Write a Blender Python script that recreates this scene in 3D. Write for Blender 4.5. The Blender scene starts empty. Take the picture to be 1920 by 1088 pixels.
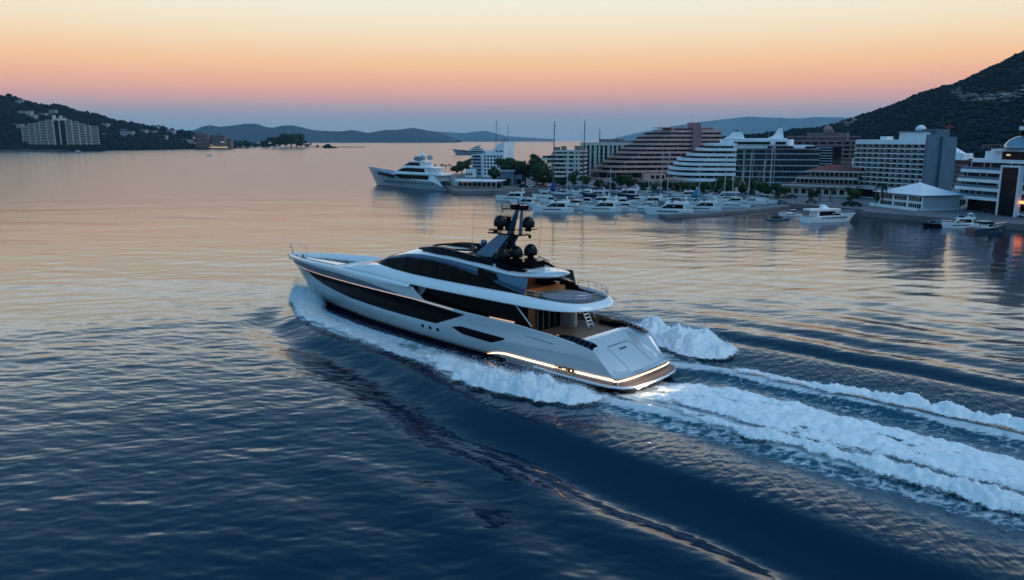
import bpy, math, random
import numpy as np
from mathutils import Vector, Matrix
random.seed(7); rng = np.random.default_rng(11)
scene = bpy.context.scene
C = scene.collection
R = math.radians

# ---------------- camera ----------------
F = 1440.0; H = 22.0; PITCH = math.atan(282 / F)
cam = bpy.data.cameras.new("camera"); camo = bpy.data.objects.new("camera", cam); C.objects.link(camo)
camo.location = (0, 0, H); camo.rotation_euler = (math.pi / 2 - PITCH, 0, 0)
cam.sensor_width = 36; cam.lens = F / 1920 * 36; cam.clip_start = 1; cam.clip_end = 80000
scene.camera = camo
scene.view_settings.view_transform = 'Standard'; scene.view_settings.look = 'None'
scene.view_settings.gamma = 1; scene.view_settings.exposure = 0.50

def srgb(r, g, b):
    f = lambda c: (c / 255 / 12.92) if c / 255 <= 0.04045 else ((c / 255 + 0.055) / 1.055) ** 2.4
    return (f(r), f(g), f(b), 1)

# ---------------- world: dusk sky ----------------
w = bpy.data.worlds.new("World"); scene.world = w; w.use_nodes = True
nt = w.node_tree; nt.nodes.clear()
def N(t, typ, **kw):
    n = t.nodes.new(typ)
    for k, v in kw.items(): setattr(n, k, v)
    return n
def mth(t, op, a, b=None, clamp=False):
    n = N(t, 'ShaderNodeMath', operation=op, use_clamp=clamp)
    for i, v in enumerate((a, b)):
        if v is None: continue
        if isinstance(v, (int, float)): n.inputs[i].default_value = v
        else: t.links.new(v, n.inputs[i])
    return n.outputs[0]
SUN_EL, SUN_AZ = R(52), R(110)       # azimuth from +Y towards +X
tc = N(nt, 'ShaderNodeTexCoord'); sep = N(nt, 'ShaderNodeSeparateXYZ'); nt.links.new(tc.outputs['Generated'], sep.inputs[0])
zc = mth(nt, 'MAXIMUM', sep.outputs[2], 0.0); fac = mth(nt, 'SQRT', zc)
def ramp(t, facsock, stops, interp='LINEAR'):
    r = N(t, 'ShaderNodeValToRGB'); cr = r.color_ramp; cr.interpolation = interp
    while len(cr.elements) < len(stops): cr.elements.new(0.5)
    for e, (p, c) in zip(cr.elements, stops): e.position = p; e.color = c
    t.links.new(facsock, r.inputs[0]); return r.outputs[0]
el = lambda d: math.sqrt(math.sin(R(d)))
front = ramp(nt, fac, [(0, srgb(106, 136, 160)), (el(.8), srgb(116, 137, 158)), (el(1.5), srgb(132, 138, 156)), (el(2.2), srgb(158, 141, 152)), (el(3.0), srgb(196, 146, 138)),
    (el(4.0), srgb(220, 158, 130)), (el(5.2), srgb(228, 176, 130)), (el(6.6), srgb(224, 194, 156)), (el(8.2), srgb(222, 208, 180)), (el(10.3), srgb(220, 218, 204)),
    (el(11.6), (1.30, 1.29, 1.20, 1)), (el(13), (.80, .90, .94, 1)), (el(15.5), (.38, .52, .62, 1)), (el(19), (.16, .30, .43, 1)), (el(26), (.06, .19, .32, 1)), (el(38), (.03, .14, .28, 1)), (1, (.035, .15, .30, 1))])
back = ramp(nt, fac, [(0, srgb(104, 140, 164)), (el(8), srgb(132, 168, 192)), (el(18), srgb(126, 178, 208)), (el(35), srgb(94, 160, 206)), (el(60), srgb(58, 126, 180)), (1, srgb(48, 108, 164))])
mr = N(nt, 'ShaderNodeMapRange', interpolation_type='SMOOTHSTEP'); mr.inputs[1].default_value = 0.05; mr.inputs[2].default_value = 0.8
nt.links.new(sep.outputs[1], mr.inputs[0])
mx = N(nt, 'ShaderNodeMix', data_type='RGBA'); nt.links.new(mr.outputs[0], mx.inputs[0]); nt.links.new(back, mx.inputs[6]); nt.links.new(front, mx.inputs[7])
bg1 = N(nt, 'ShaderNodeBackground'); nt.links.new(mx.outputs[2], bg1.inputs[0]); bg1.inputs[1].default_value = 1.0
sky = N(nt, 'ShaderNodeTexSky'); sky.sky_type = 'NISHITA'; sky.sun_disc = False; sky.sun_elevation = SUN_EL; sky.sun_rotation = SUN_AZ
sky.air_density = 1.5; sky.dust_density = 1.0; sky.ozone_density = 3.0
bg2 = N(nt, 'ShaderNodeBackground'); nt.links.new(sky.outputs[0], bg2.inputs[0]); bg2.inputs[1].default_value = 0.08
ms = N(nt, 'ShaderNodeMixShader'); ms.inputs[0].default_value = 0.06
nt.links.new(bg1.outputs[0], ms.inputs[1]); nt.links.new(bg2.outputs[0], ms.inputs[2])
wo = N(nt, 'ShaderNodeOutputWorld'); nt.links.new(ms.outputs[0], wo.inputs[0])
w.cycles.sampling_method = 'MANUAL'; w.cycles.sample_map_resolution = 512

# ---------------- sun lamp: weak broad fill added high up to brighten foam tops ----------------
sl = bpy.data.lights.new("sun", 'SUN'); so = bpy.data.objects.new("sun", sl); C.objects.link(so)
sl.energy = 0.5; sl.angle = R(35); sl.color = (1.0, 0.95, 0.90)
sd = Vector((math.sin(SUN_AZ) * math.cos(SUN_EL), math.cos(SUN_AZ) * math.cos(SUN_EL), math.sin(SUN_EL)))
so.rotation_euler = (-sd).to_track_quat('-Z', 'Y').to_euler()

# ---------------- projection helpers (photo pixel -> point standing in the world) ----------------
cP, sP = math.cos(PITCH), math.sin(PITCH)
def ray(px, py):
    u = (px - 960) / F; v = (544 - py) / F
    return np.array([u, cP + v * sP, -sP + v * cP])
def P(px, py, z=0.0):
    r = ray(px, py); return np.array([0, 0, H]) + r * ((z - H) / r[2])
def D(px, py, Y):
    r = ray(px, py); return np.array([0, 0, H]) + r * (Y / r[1])

# ---------------- object helpers ----------------
def tag(o, label=None, cat=None, group=None, kind=None):
    if label: o['label'] = label
    if cat: o['category'] = cat
    if group: o['group'] = group
    if kind: o['kind'] = kind
    return o
def empty(name, loc=(0, 0, 0), rz=0.0, label=None, cat=None, group=None):
    o = bpy.data.objects.new(name, None); C.objects.link(o); o.location = loc; o.rotation_euler = (0, 0, rz)
    o.empty_display_size = 0.5
    return tag(o, label, cat, group)
class G:
    def __init__(s): s.v = []; s.f = []
    def add(s, vs, fs):
        n = len(s.v); s.v += [tuple(map(float, p)) for p in vs]; s.f += [tuple(i + n for i in f) for f in fs]; return s
    def box(s, x0, x1, y0, y1, z0, z1):
        return s.add([(x0,y0,z0),(x1,y0,z0),(x1,y1,z0),(x0,y1,z0),(x0,y0,z1),(x1,y0,z1),(x1,y1,z1),(x0,y1,z1)],
            [(0,3,2,1),(4,5,6,7),(0,1,5,4),(1,2,6,5),(2,3,7,6),(3,0,4,7)])
    def hexa(s, lo, hi):      # two 4-point rings
        return s.add(list(lo) + list(hi), [(0,3,2,1),(4,5,6,7),(0,1,5,4),(1,2,6,5),(2,3,7,6),(3,0,4,7)])
    def prism(s, poly, z0, z1):
        n = len(poly)
        return s.add([(x, y, z0) for x, y in poly] + [(x, y, z1) for x, y in poly],
            [tuple(range(n))[::-1], tuple(range(n, 2 * n))] + [(i, (i + 1) % n, n + (i + 1) % n, n + i) for i in range(n)])
    def prism_y(s, poly, y0, y1):   # polygon in xz extruded over y
        n = len(poly)
        return s.add([(x, y0, z) for x, z in poly] + [(x, y1, z) for x, z in poly],
            [tuple(range(n)), tuple(range(n, 2 * n))[::-1]] + [(i, n + i, n + (i + 1) % n, (i + 1) % n) for i in range(n)])
    def tube(s, pts, r, n=6, r2=None):
        rings = []; pts = [Vector(p) for p in pts]; m = len(pts)
        for i, p in enumerate(pts):
            t = (pts[min(i + 1, m - 1)] - pts[max(i - 1, 0)]).normalized()
            a = t.cross(Vector((0, 0, 1)) if abs(t.z) < .9 else Vector((1, 0, 0))).normalized(); b = t.cross(a)
            rr = r if r2 is None else r + (r2 - r) * i / max(1, m - 1)
            rings.append([p + (a * math.cos(2 * math.pi * k / n) + b * math.sin(2 * math.pi * k / n)) * rr for k in range(n)])
        return s.loft(rings, closed=True, caps=True)
    def loft(s, rings, closed=False, caps=False):
        n = len(rings[0]); vs = [p for r in rings for p in r]; fs = []
        for i in range(len(rings) - 1):
            for k in range(n if closed else n - 1):
                fs.append((i * n + k, i * n + (k + 1) % n, (i + 1) * n + (k + 1) % n, (i + 1) * n + k))
        if caps: fs.append(tuple(range(n))[::-1]); fs.append(tuple(range((len(rings) - 1) * n, len(rings) * n)))
        return s.add(vs, fs)
    def lathe(s, prof, c=(0, 0, 0), n=12):
        rings = [[(c[0] + r * math.cos(2 * math.pi * k / n), c[1] + r * math.sin(2 * math.pi * k / n), c[2] + z) for k in range(n)] for r, z in prof]
        return s.loft(rings, closed=True, caps=True)
    def blob(s, c, r, seed=0, jit=.15, sub=1):
        vs, fs = ICO[sub]; rr = np.random.default_rng(seed)
        r = np.array(r if hasattr(r, '__len__') else (r, r, r))
        q = vs * r * (1 + rr.uniform(-jit, jit, (len(vs), 1))) + np.array(c)
        return s.add(q.tolist(), fs)
    def build(s, name, mat, parent=None, smooth=False, **kw):
        me = bpy.data.meshes.new(name); me.from_pydata(s.v, [], s.f); me.update()
        if mat: me.materials.append(mat)
        if smooth: me.polygons.foreach_set('use_smooth', [True] * len(me.polygons))
        o = bpy.data.objects.new(name, me); C.objects.link(o)
        if smooth == 'auto':
            me.set_sharp_from_angle(angle=R(35))
        if parent: o.parent = parent
        return tag(o, **kw)
def _ico():
    import bmesh
    out = []
    for k in (1, 2, 3):
        bm = bmesh.new(); bmesh.ops.create_icosphere(bm, subdivisions=k, radius=1.0)
        out.append((np.array([v.co[:] for v in bm.verts]), [tuple(v.index for v in f.verts) for f in bm.faces])); bm.free()
    return out
ICO = _ico()
def copy_tree(o, parent=None):
    c = o.copy(); C.objects.link(c)
    if parent: c.parent = parent
    for ch in o.children: copy_tree(ch, c)
    return c

# ---------------- noise ----------------
_perm = rng.permutation(256); _ang = rng.uniform(0, 2 * np.pi, 256)
def perlin(x, y, seed=0):
    xi = np.floor(x).astype(int); yi = np.floor(y).astype(int); xf = x - xi; yf = y - yi
    def g(ix, iy, dx, dy):
        a = _ang[_perm[(_perm[(ix + seed * 17) & 255] + iy) & 255]]; return np.cos(a) * dx + np.sin(a) * dy
    u = xf * xf * xf * (xf * (xf * 6 - 15) + 10); v = yf * yf * yf * (yf * (yf * 6 - 15) + 10)
    a = g(xi, yi, xf, yf); b = g(xi + 1, yi, xf - 1, yf); c = g(xi, yi + 1, xf, yf - 1); d = g(xi + 1, yi + 1, xf - 1, yf - 1)
    return ((a + u * (b - a)) * (1 - v) + (c + u * (d - c)) * v) * 1.5
def fbm(x, y, o=4, seed=0, gain=.5):
    s = 0; a = 1
    for k in range(o): s = s + a * perlin(x * 2 ** k + 13.7 * k, y * 2 ** k + 7.1 * k, seed + k); a *= gain
    return s
def billow(x, y, o=4, seed=0, gain=.5):
    s = 0; a = 1
    for k in range(o): s = s + a * np.abs(perlin(x * 2 ** k + 3.7 * k, y * 2 ** k + 9.1 * k, seed + k)); a *= gain
    return s
sst = lambda a, b, x: (lambda t: t * t * (3 - 2 * t))(np.clip((x - a) / (b - a), 0, 1))

# ---------------- materials ----------------
def pmat(name, col, rough=.5, metal=0., bump=0., bscale=5., var=0., vscale=2., coat=0., emis=None, estr=0., spec=None, stretch=None):
    m = bpy.data.materials.new(name); m.use_nodes = True; t = m.node_tree; b = t.nodes['Principled BSDF']
    col = tuple(col[:3]) + (1,)
    b.inputs['Base Color'].default_value = col; b.inputs['Roughness'].default_value = rough; b.inputs['Metallic'].default_value = metal
    if spec is not None: b.inputs['Specular IOR Level'].default_value = spec
    if coat: b.inputs['Coat Weight'].default_value = coat; b.inputs['Coat Roughness'].default_value = .05
    if emis: b.inputs['Emission Color'].default_value = tuple(emis[:3]) + (1,); b.inputs['Emission Strength'].default_value = estr
    co = N(t, 'ShaderNodeTexCoord').outputs['Object']
    if stretch:
        mp = N(t, 'ShaderNodeMapping'); mp.inputs['Scale'].default_value = stretch; t.links.new(co, mp.inputs[0]); co = mp.outputs[0]
    if var:
        n = N(t, 'ShaderNodeTexNoise'); n.inputs['Scale'].default_value = vscale; n.inputs['Detail'].default_value = 5; t.links.new(co, n.inputs[0])
        h = N(t, 'ShaderNodeHueSaturation'); h.inputs['Color'].default_value = col
        q = N(t, 'ShaderNodeMapRange'); q.inputs[1].default_value = .3; q.inputs[2].default_value = .7; q.inputs[3].default_value = 1 - var; q.inputs[4].default_value = 1 + var
        t.links.new(n.outputs[0], q.inputs[0]); t.links.new(q.outputs[0], h.inputs['Value']); t.links.new(h.outputs[0], b.inputs['Base Color'])
    if bump:
        n = N(t, 'ShaderNodeTexNoise'); n.inputs['Scale'].default_value = bscale; n.inputs['Detail'].default_value = 4; t.links.new(co, n.inputs[0])
        bp = N(t, 'ShaderNodeBump'); bp.inputs['Strength'].default_value = 1; bp.inputs['Distance'].default_value = bump
        t.links.new(n.outputs[0], bp.inputs['Height']); t.links.new(bp.outputs[0], b.inputs['Normal'])
    return m
# ================= yacht frame =================
YH = R(137.0); YO = np.array([12.194, 67.915, 0.0])
yex = np.array([math.cos(YH), math.sin(YH)]); yey = np.array([-math.sin(YH), math.cos(YH)])
def to_uv(X, Y):
    return (X - YO[0]) * yex[0] + (Y - YO[1]) * yex[1], (X - YO[0]) * yey[0] + (Y - YO[1]) * yey[1]

# ---------- FFT wave tiles (real height fields) ----------
def wave_tile(n, L, lo, hi, wind, rms_slope, seed, spread=2):
    r = np.random.default_rng(seed); k1 = np.fft.fftfreq(n, L / n) * 2 * np.pi
    kx, ky = np.meshgrid(k1, k1, indexing='ij'); k = np.hypot(kx, ky); k[0, 0] = 1
    lam = 2 * np.pi / k; cosd = (kx * math.cos(wind) + ky * math.sin(wind)) / k
    A = (lam > lo) * (lam < hi) * np.abs(cosd) ** spread / k ** 2.0 * np.sqrt(1)
    A[0, 0] = 0
    h = np.fft.ifft2(A * (r.normal(size=(n, n)) + 1j * r.normal(size=(n, n)))).real
    gx = np.gradient(h, L / n, axis=0); gy = np.gradient(h, L / n, axis=1)
    return h * rms_slope / math.sqrt((gx ** 2 + gy ** 2).mean()), L
def samp(tile, x, y):
    h, L = tile; n = h.shape[0]; x = x / L * n; y = y / L * n
    xi = np.floor(x).astype(int); yi = np.floor(y).astype(int); fx = x - xi; fy = y - yi
    g = lambda a, b: h[a % n, b % n]
    return (g(xi, yi) * (1 - fx) + g(xi + 1, yi) * fx) * (1 - fy) + (g(xi, yi + 1) * (1 - fx) + g(xi + 1, yi + 1) * fx) * fy
T_LONG = wave_tile(512, 331., 9, 45, R(75), .006, 1, 2)
T_MID = wave_tile(1024, 173., 2.6, 9, R(80), .011, 2, 3)
T_MID2 = wave_tile(1024, 149., 2.0, 6, R(115), .013, 5, 3)
T_SHORT = wave_tile(1024, 97., .6, 2.4, R(85), .033, 3, 2)
T_CHOP = wave_tile(1024, 61., .35, 1.6, R(137), .065, 4, 1)

def gau(x, c, w): return np.exp(-((x - c) / w) ** 2)
CRU = np.array([-200, -60, -27, -10, 3, 8, 20, 34, 45, 57]); CRV = np.array([26, 18.5, 16.8, 16.0, 15.7, 15.1, 12.6, 10.6, 8.3, 2.5])
def zoneinfo(u, v):
    cn = np.interp(u, CRU, CRV); av = np.abs(v)
    inside = sst(1.2, -0.8, av - cn + .7 * perlin(u / 5, av / 4, 3)) * sst(60, 54, u)
    return cn, av, inside
def wake_h(u, v):
    cn, av, ins = zoneinfo(u, v)
    d = av - cn + .8 * perlin(u / 9, v / 30, 5)
    age = np.clip((40 - u) / 60, 0, 1.2); fade = np.exp(-np.clip(-u - 20, 0, None) / 90)
    act = sst(56, 46, u) * fade
    h = 0.75 * np.where(d < 0, .82 * gau(d, 0, 12.0) + .18 * gau(d, 0, 3), gau(d, 0, 1.9)) * act * (.5 + .5 * age)
    h -= 0.45 * gau(d, 4.2, 2.6) * act
    # following swells, diverging outward
    dd = np.clip(d - 3.0, 0, None); ph = 2 * np.pi * (dd / 7.5) + .9 * perlin(u / 25, v / 14, 8)
    h += -.30 * np.cos(ph) * sst(0, 3, dd) * np.exp(-dd / 17) * sst(24, -12, u) * fade * (.6 + .4 * perlin(u / 14, v / 9, 9))
    # dip beside the hull, rooster behind the transom
    h -= .5 * gau(av, 8.8, 2.2) * sst(6, -4, u) * fade * .25
    h += .45 * gau(v, 1.2, 3.2) * sst(-1, -9, u) * fade - .55 * gau(v, 0, 5) * gau(u, 0, 4)
    h += .45 * gau(av, 6.9, 1.5) * sst(2, -6, u) * fade
    return h
def wake_chop(u, v): return zoneinfo(u, v)[2] * np.exp(-np.clip(-u - 20, 0, None) / 110)
def wake_foam(u, v):
    cn, av, ins = zoneinfo(u, v); f = 0
    inner = np.interp(u, [-300, 0, 6, 15, 25, 34, 45, 51, 54, 60], [4.5, 4.6, 4.6, 5.6, 5.2, 5.0, 3.4, 1.2, .0, -1])
    outer = np.interp(u, [-4, 0, 7, 11, 17, 22, 30, 38, 45, 57, 60], [6.0, 10.5, 13.3, 13.0, 11.2, 10.9, 10.4, 9.6, 8.6, 2.0, 0])
    sheet = sst(0, .8, av - inner) * sst(.3, -.9, av - outer + .5 * perlin(u / 2.2, v / 2.2, 12)) * sst(-6, 3, u) * sst(60, 57, u)
    f = sheet * (.50 + .35 * sst(20, 36, u) + .35 * gau(av, outer - 1.2, 1.1) + .2 * fbm(u / 6, v / 2.5, 3, 14))
    wob = .5 * perlin(u / 8, av / 8, 15)
    f = np.maximum(f, .95 * gau(av, 6.8 + wob, 1.25) * sst(4, 0, u))
    f = np.maximum(f, .55 * gau(av, 8.6 + wob, 1.7) * sst(4, -3, u) * (1 - .5 * (v < 0)))
    f = np.maximum(f, .30 * gau(av, 10.8, 1.6) * sst(8, 0, u) * (v > 0))
    ce = 1.3; wd = np.interp(u, [-200, -30, -14, -4, 0, 2], [4.2, 2.7, 3.6, 4.0, 3.4, 2.5])
    f = np.maximum(f, 1.25 * sst(wd + .6, wd - .6, np.abs(v - ce)) * sst(1.5, -1.0, u))
    f = np.maximum(f, .42 * sst(8, 5, av) * sst(0, -6, u))
    return np.clip(f, 0, 1.2)

# ---------- one water sheet reaching the horizon ----------
def water_height(X, Y, spacing):
    u, v = to_uv(X, Y); h = np.zeros_like(X)
    near = np.hypot(X, Y)
    def wgt(l): return sst(l * .7, l * .28, spacing)
    ins = wake_chop(u, v)
    h += samp(T_LONG, X, Y) * wgt(9) * sst(900, 300, near)
    sm = 1 - .75 * ins - .45 * sst(26, 20, v) * sst(14, 17, v) * sst(20, 0, u)
    sm = np.clip(sm, .32, 1)
    h += (samp(T_MID, X, Y) * wgt(2.6) + samp(T_MID2, X, Y) * wgt(2.4)) * sm
    h += samp(T_SHORT, X, Y) * wgt(.75) * sm
    h += samp(T_CHOP, X, Y) * wgt(.5) * ins * .9
    near_w = (np.abs(u + 40) < 260) & (np.abs(v) < 90)
    wh = np.zeros_like(X); wh[near_w] = wake_h(u[near_w], v[near_w]); h += wh
    # keep the sea below the hull floor
    return h, u, v, ins
def make_water():
    th = np.concatenate([np.linspace(-180, -52, 20), np.linspace(-50, -40, 30), np.linspace(-39.4, 39.4, 1500), np.linspace(40, 50, 30), np.linspace(52, 178, 20)])
    th = np.radians(th)
    pix = np.linspace(1500, 272, 1250)      # angular rows
    ang = math.atan(282 / F) + np.arctan((pix - 544) / F)
    rr = H / np.tan(ang); rr = rr[rr < 3000]
    rr = np.concatenate([[6, 12], rr[rr > 14], [3400, 4200, 5200, 6500, 8200, 10500, 14000]])
    RR, TH = np.meshgrid(rr, th, indexing='ij'); X = RR * np.sin(TH); Y = RR * np.cos(TH)
    dr = np.gradient(rr)[:, None]; dt = np.gradient(th)[None, :] * RR
    spacing = np.maximum(np.minimum(dr, dr * 0 + 1e9), np.abs(dt) * 1.0) + 0 * X
    h, u, v, ins = water_height(X, Y, spacing)
    foam = np.zeros_like(X); m = (np.abs(u + 40) < 180) & (np.abs(v) < 40)
    foam[m] = wake_foam(u[m], v[m])
    nr, nc = X.shape
    co = np.stack([X, Y, h], -1).reshape(-1, 3)
    co = np.vstack([co, [[0, 0, 0]]])
    i = np.arange(nr - 1)[:, None]; j = np.arange(nc)[None, :]; j2 = (j + 1) % nc
    q = np.stack([i * nc + j, i * nc + j2, (i + 1) * nc + j2, (i + 1) * nc + j], -1).reshape(-1, 4)[:, ::-1]
    me = bpy.data.meshes.new('water'); nv = len(co); nq = len(q)
    me.vertices.add(nv); me.vertices.foreach_set('co', co.ravel().astype(np.float32))
    tri = np.stack([np.arange(nc), (np.arange(nc) + 1) % nc, np.full(nc, nv - 1)], -1)
    loops = np.concatenate([q.ravel(), tri.ravel()]); me.loops.add(len(loops)); me.loops.foreach_set('vertex_index', loops.astype(np.int32))
    ls = np.concatenate([np.arange(nq) * 4, nq * 4 + np.arange(nc) * 3]); me.polygons.add(nq + nc); me.polygons.foreach_set('loop_start', ls.astype(np.int32))
    me.update(calc_edges=True); me.validate()
    me.polygons.foreach_set('use_smooth', np.ones(len(me.polygons), bool))
    far = sst(110, 380, np.hypot(X, Y))
    for nm, arr in (('foam', foam), ('chop', ins), ('far', far)):
        a = me.attributes.new(nm, 'FLOAT', 'POINT'); a.data.foreach_set('value', np.append(arr.ravel(), 0).astype(np.float32))
    me.materials.append(M_WATER); o = bpy.data.objects.new('water', me); C.objects.link(o); tag(o, kind='structure')

# water material
M_WATER = bpy.data.materials.new('sea water'); M_WATER.use_nodes = True; t = M_WATER.node_tree; t.nodes.clear()
co = N(t, 'ShaderNodeTexCoord').outputs['Object']
def noise(sc, st, det=3, rot=0., dist=0., rough=.5):
    mp = N(t, 'ShaderNodeMapping'); mp.inputs['Scale'].default_value = st; mp.inputs['Rotation'].default_value = (0, 0, rot); t.links.new(co, mp.inputs[0])
    n = N(t, 'ShaderNodeTexNoise'); n.inputs['Scale'].default_value = sc; n.inputs['Detail'].default_value = det; n.inputs['Distortion'].default_value = dist; n.inputs['Roughness'].default_value = rough
    t.links.new(mp.outputs[0], n.inputs[0]); return n.outputs[0]
def attr(nm):
    a = N(t, 'ShaderNodeAttribute'); a.attribute_name = nm; return a.outputs['Fac']
chop = attr('chop'); foam = attr('foam')
# big patches of calmer / rippled water
patch = noise(.008, (1, 3, 1), 3, R(8))
cd = N(t, 'ShaderNodeCameraData')
n1 = noise(.22, (.40, 1, 1), 3, R(-10), .4); n2 = noise(.9, (.5, 1, 1), 3, R(12), .3); n3 = noise(3.2, (.6, 1, 1), 2, R(-4))
pm = N(t, 'ShaderNodeMapRange'); pm.inputs[1].default_value = .35; pm.inputs[2].default_value = .65; pm.inputs[3].default_value = .5; pm.inputs[4].default_value = 1.15; t.links.new(patch, pm.inputs[0])
farA = attr('far')
hsum = mth(t, 'ADD', mth(t, 'MULTIPLY', n1, mth(t, 'ADD', mth(t, 'MULTIPLY', farA, .20), .09)), mth(t, 'ADD', mth(t, 'MULTIPLY', n2, .052), mth(t, 'MULTIPLY', n3, .018)))
hsum = mth(t, 'MULTIPLY', hsum, pm.outputs[0])
rghf = mth(t, 'ADD', mth(t, 'MULTIPLY', farA, .11), .09)
nc_ = noise(1.6, (1, .6, 1), 5, YH, .6, .6)
inv = mth(t, 'SUBTRACT', 1.0, mth(t, 'MULTIPLY', chop, .6))
hsum = mth(t, 'ADD', mth(t, 'MULTIPLY', hsum, inv), mth(t, 'MULTIPLY', mth(t, 'MULTIPLY', nc_, chop), .10))
bp = N(t, 'ShaderNodeBump'); bp.inputs['Strength'].default_value = 1.; bp.inputs['Distance'].default_value = .34; t.links.new(hsum, bp.inputs['Height'])
wb = N(t, 'ShaderNodeBsdfPrincipled'); wb.inputs['Base Color'].default_value = (.0004, .012, .034, 1); wb.inputs['Roughness'].default_value = .09
wb.inputs['IOR'].default_value = 1.42; t.links.new(bp.outputs[0], wb.inputs['Normal'])
wcm = N(t, 'ShaderNodeMix', data_type='RGBA'); wcm.inputs[6].default_value = (.0004, .012, .034, 1); wcm.inputs[7].default_value = (.03, .16, .24, 1)
t.links.new(mth(t, 'MULTIPLY', mth(t, 'MINIMUM', foam, 1.), .8), wcm.inputs[0]); t.links.new(wcm.outputs[2], wb.inputs['Base Color'])
t.links.new(rghf, wb.inputs['Roughness'])
# foam lace
f1 = noise(1.3, (.6, 1, 1), 8, YH, 1.2, .68); f2 = noise(.35, (.5, 1, 1), 4, YH, .5)
vo = N(t, 'ShaderNodeTexVoronoi'); vo.feature = 'DISTANCE_TO_EDGE'; vo.inputs['Scale'].default_value = 1.5
mpv = N(t, 'ShaderNodeMapping'); mpv.inputs['Rotation'].default_value = (0, 0, YH); mpv.inputs['Scale'].default_value = (.6, 1, 1)
nd = N(t, 'ShaderNodeTexNoise'); nd.inputs['Scale'].default_value = 1.2; nd.inputs['Detail'].default_value = 4; t.links.new(co, nd.inputs[0])
va = N(t, 'ShaderNodeVectorMath', operation='MULTIPLY_ADD'); va.inputs[1].default_value = (1.2, 1.2, 0); t.links.new(nd.outputs[1], va.inputs[0]); t.links.new(co, va.inputs[2])
t.links.new(va.outputs[0], mpv.inputs[0]); t.links.new(mpv.outputs[0], vo.inputs['Vector'])
lace = mth(t, 'SUBTRACT', 1.0, mth(t, 'MULTIPLY', vo.outputs[0], 3.0, ), True)
sig = mth(t, 'ADD', mth(t, 'MULTIPLY', f1, 1.05), mth(t, 'MULTIPLY', lace, .22))
thr = mth(t, 'SUBTRACT', 1.13, mth(t, 'MULTIPLY', foam, .92))
msk = N(t, 'ShaderNodeMapRange', interpolation_type='SMOOTHSTEP'); msk.inputs[1].default_value = -.10; msk.inputs[2].default_value = .26
t.links.new(mth(t, 'SUBTRACT', sig, thr), msk.inputs[0])
maskv = mth(t, 'MULTIPLY', msk.outputs[0], mth(t, 'MINIMUM', mth(t, 'MULTIPLY', foam, 5.), 1.0))
fb = N(t, 'ShaderNodeBsdfPrincipled'); fb.inputs['Base Color'].default_value = (.62, .74, .80, 1); fb.inputs['Roughness'].default_value = .8
bp2 = N(t, 'ShaderNodeBump'); bp2.inputs['Distance'].default_value = .35; t.links.new(f1, bp2.inputs['Height']); t.links.new(bp2.outputs[0], fb.inputs['Normal'])
mxs = N(t, 'ShaderNodeMixShader'); t.links.new(maskv, mxs.inputs[0]); t.links.new(wb.outputs[0], mxs.inputs[1]); t.links.new(fb.outputs[0], mxs.inputs[2])
om = N(t, 'ShaderNodeOutputMaterial'); t.links.new(mxs.outputs[0], om.inputs[0])
make_water()

# ---------- haze ----------
hz = G().box(-15000, 15000, -15000, 15000, -4, 480).build('haze', None, kind='stuff', label='thin blue evening haze hanging over the whole bay', cat='haze')
M_HAZE = bpy.data.materials.new('evening haze'); M_HAZE.use_nodes = True; th_ = M_HAZE.node_tree; th_.nodes.clear()
pv = N(th_, 'ShaderNodeVolumePrincipled'); pv.inputs['Color'].default_value = (.50, .80, 1.0, 1); pv.inputs['Density'].default_value = 3.8e-5; pv.inputs['Anisotropy'].default_value = 0.0
oh = N(th_, 'ShaderNodeOutputMaterial'); th_.links.new(pv.outputs[0], oh.inputs['Volume']); hz.data.materials.append(M_HAZE)
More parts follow.
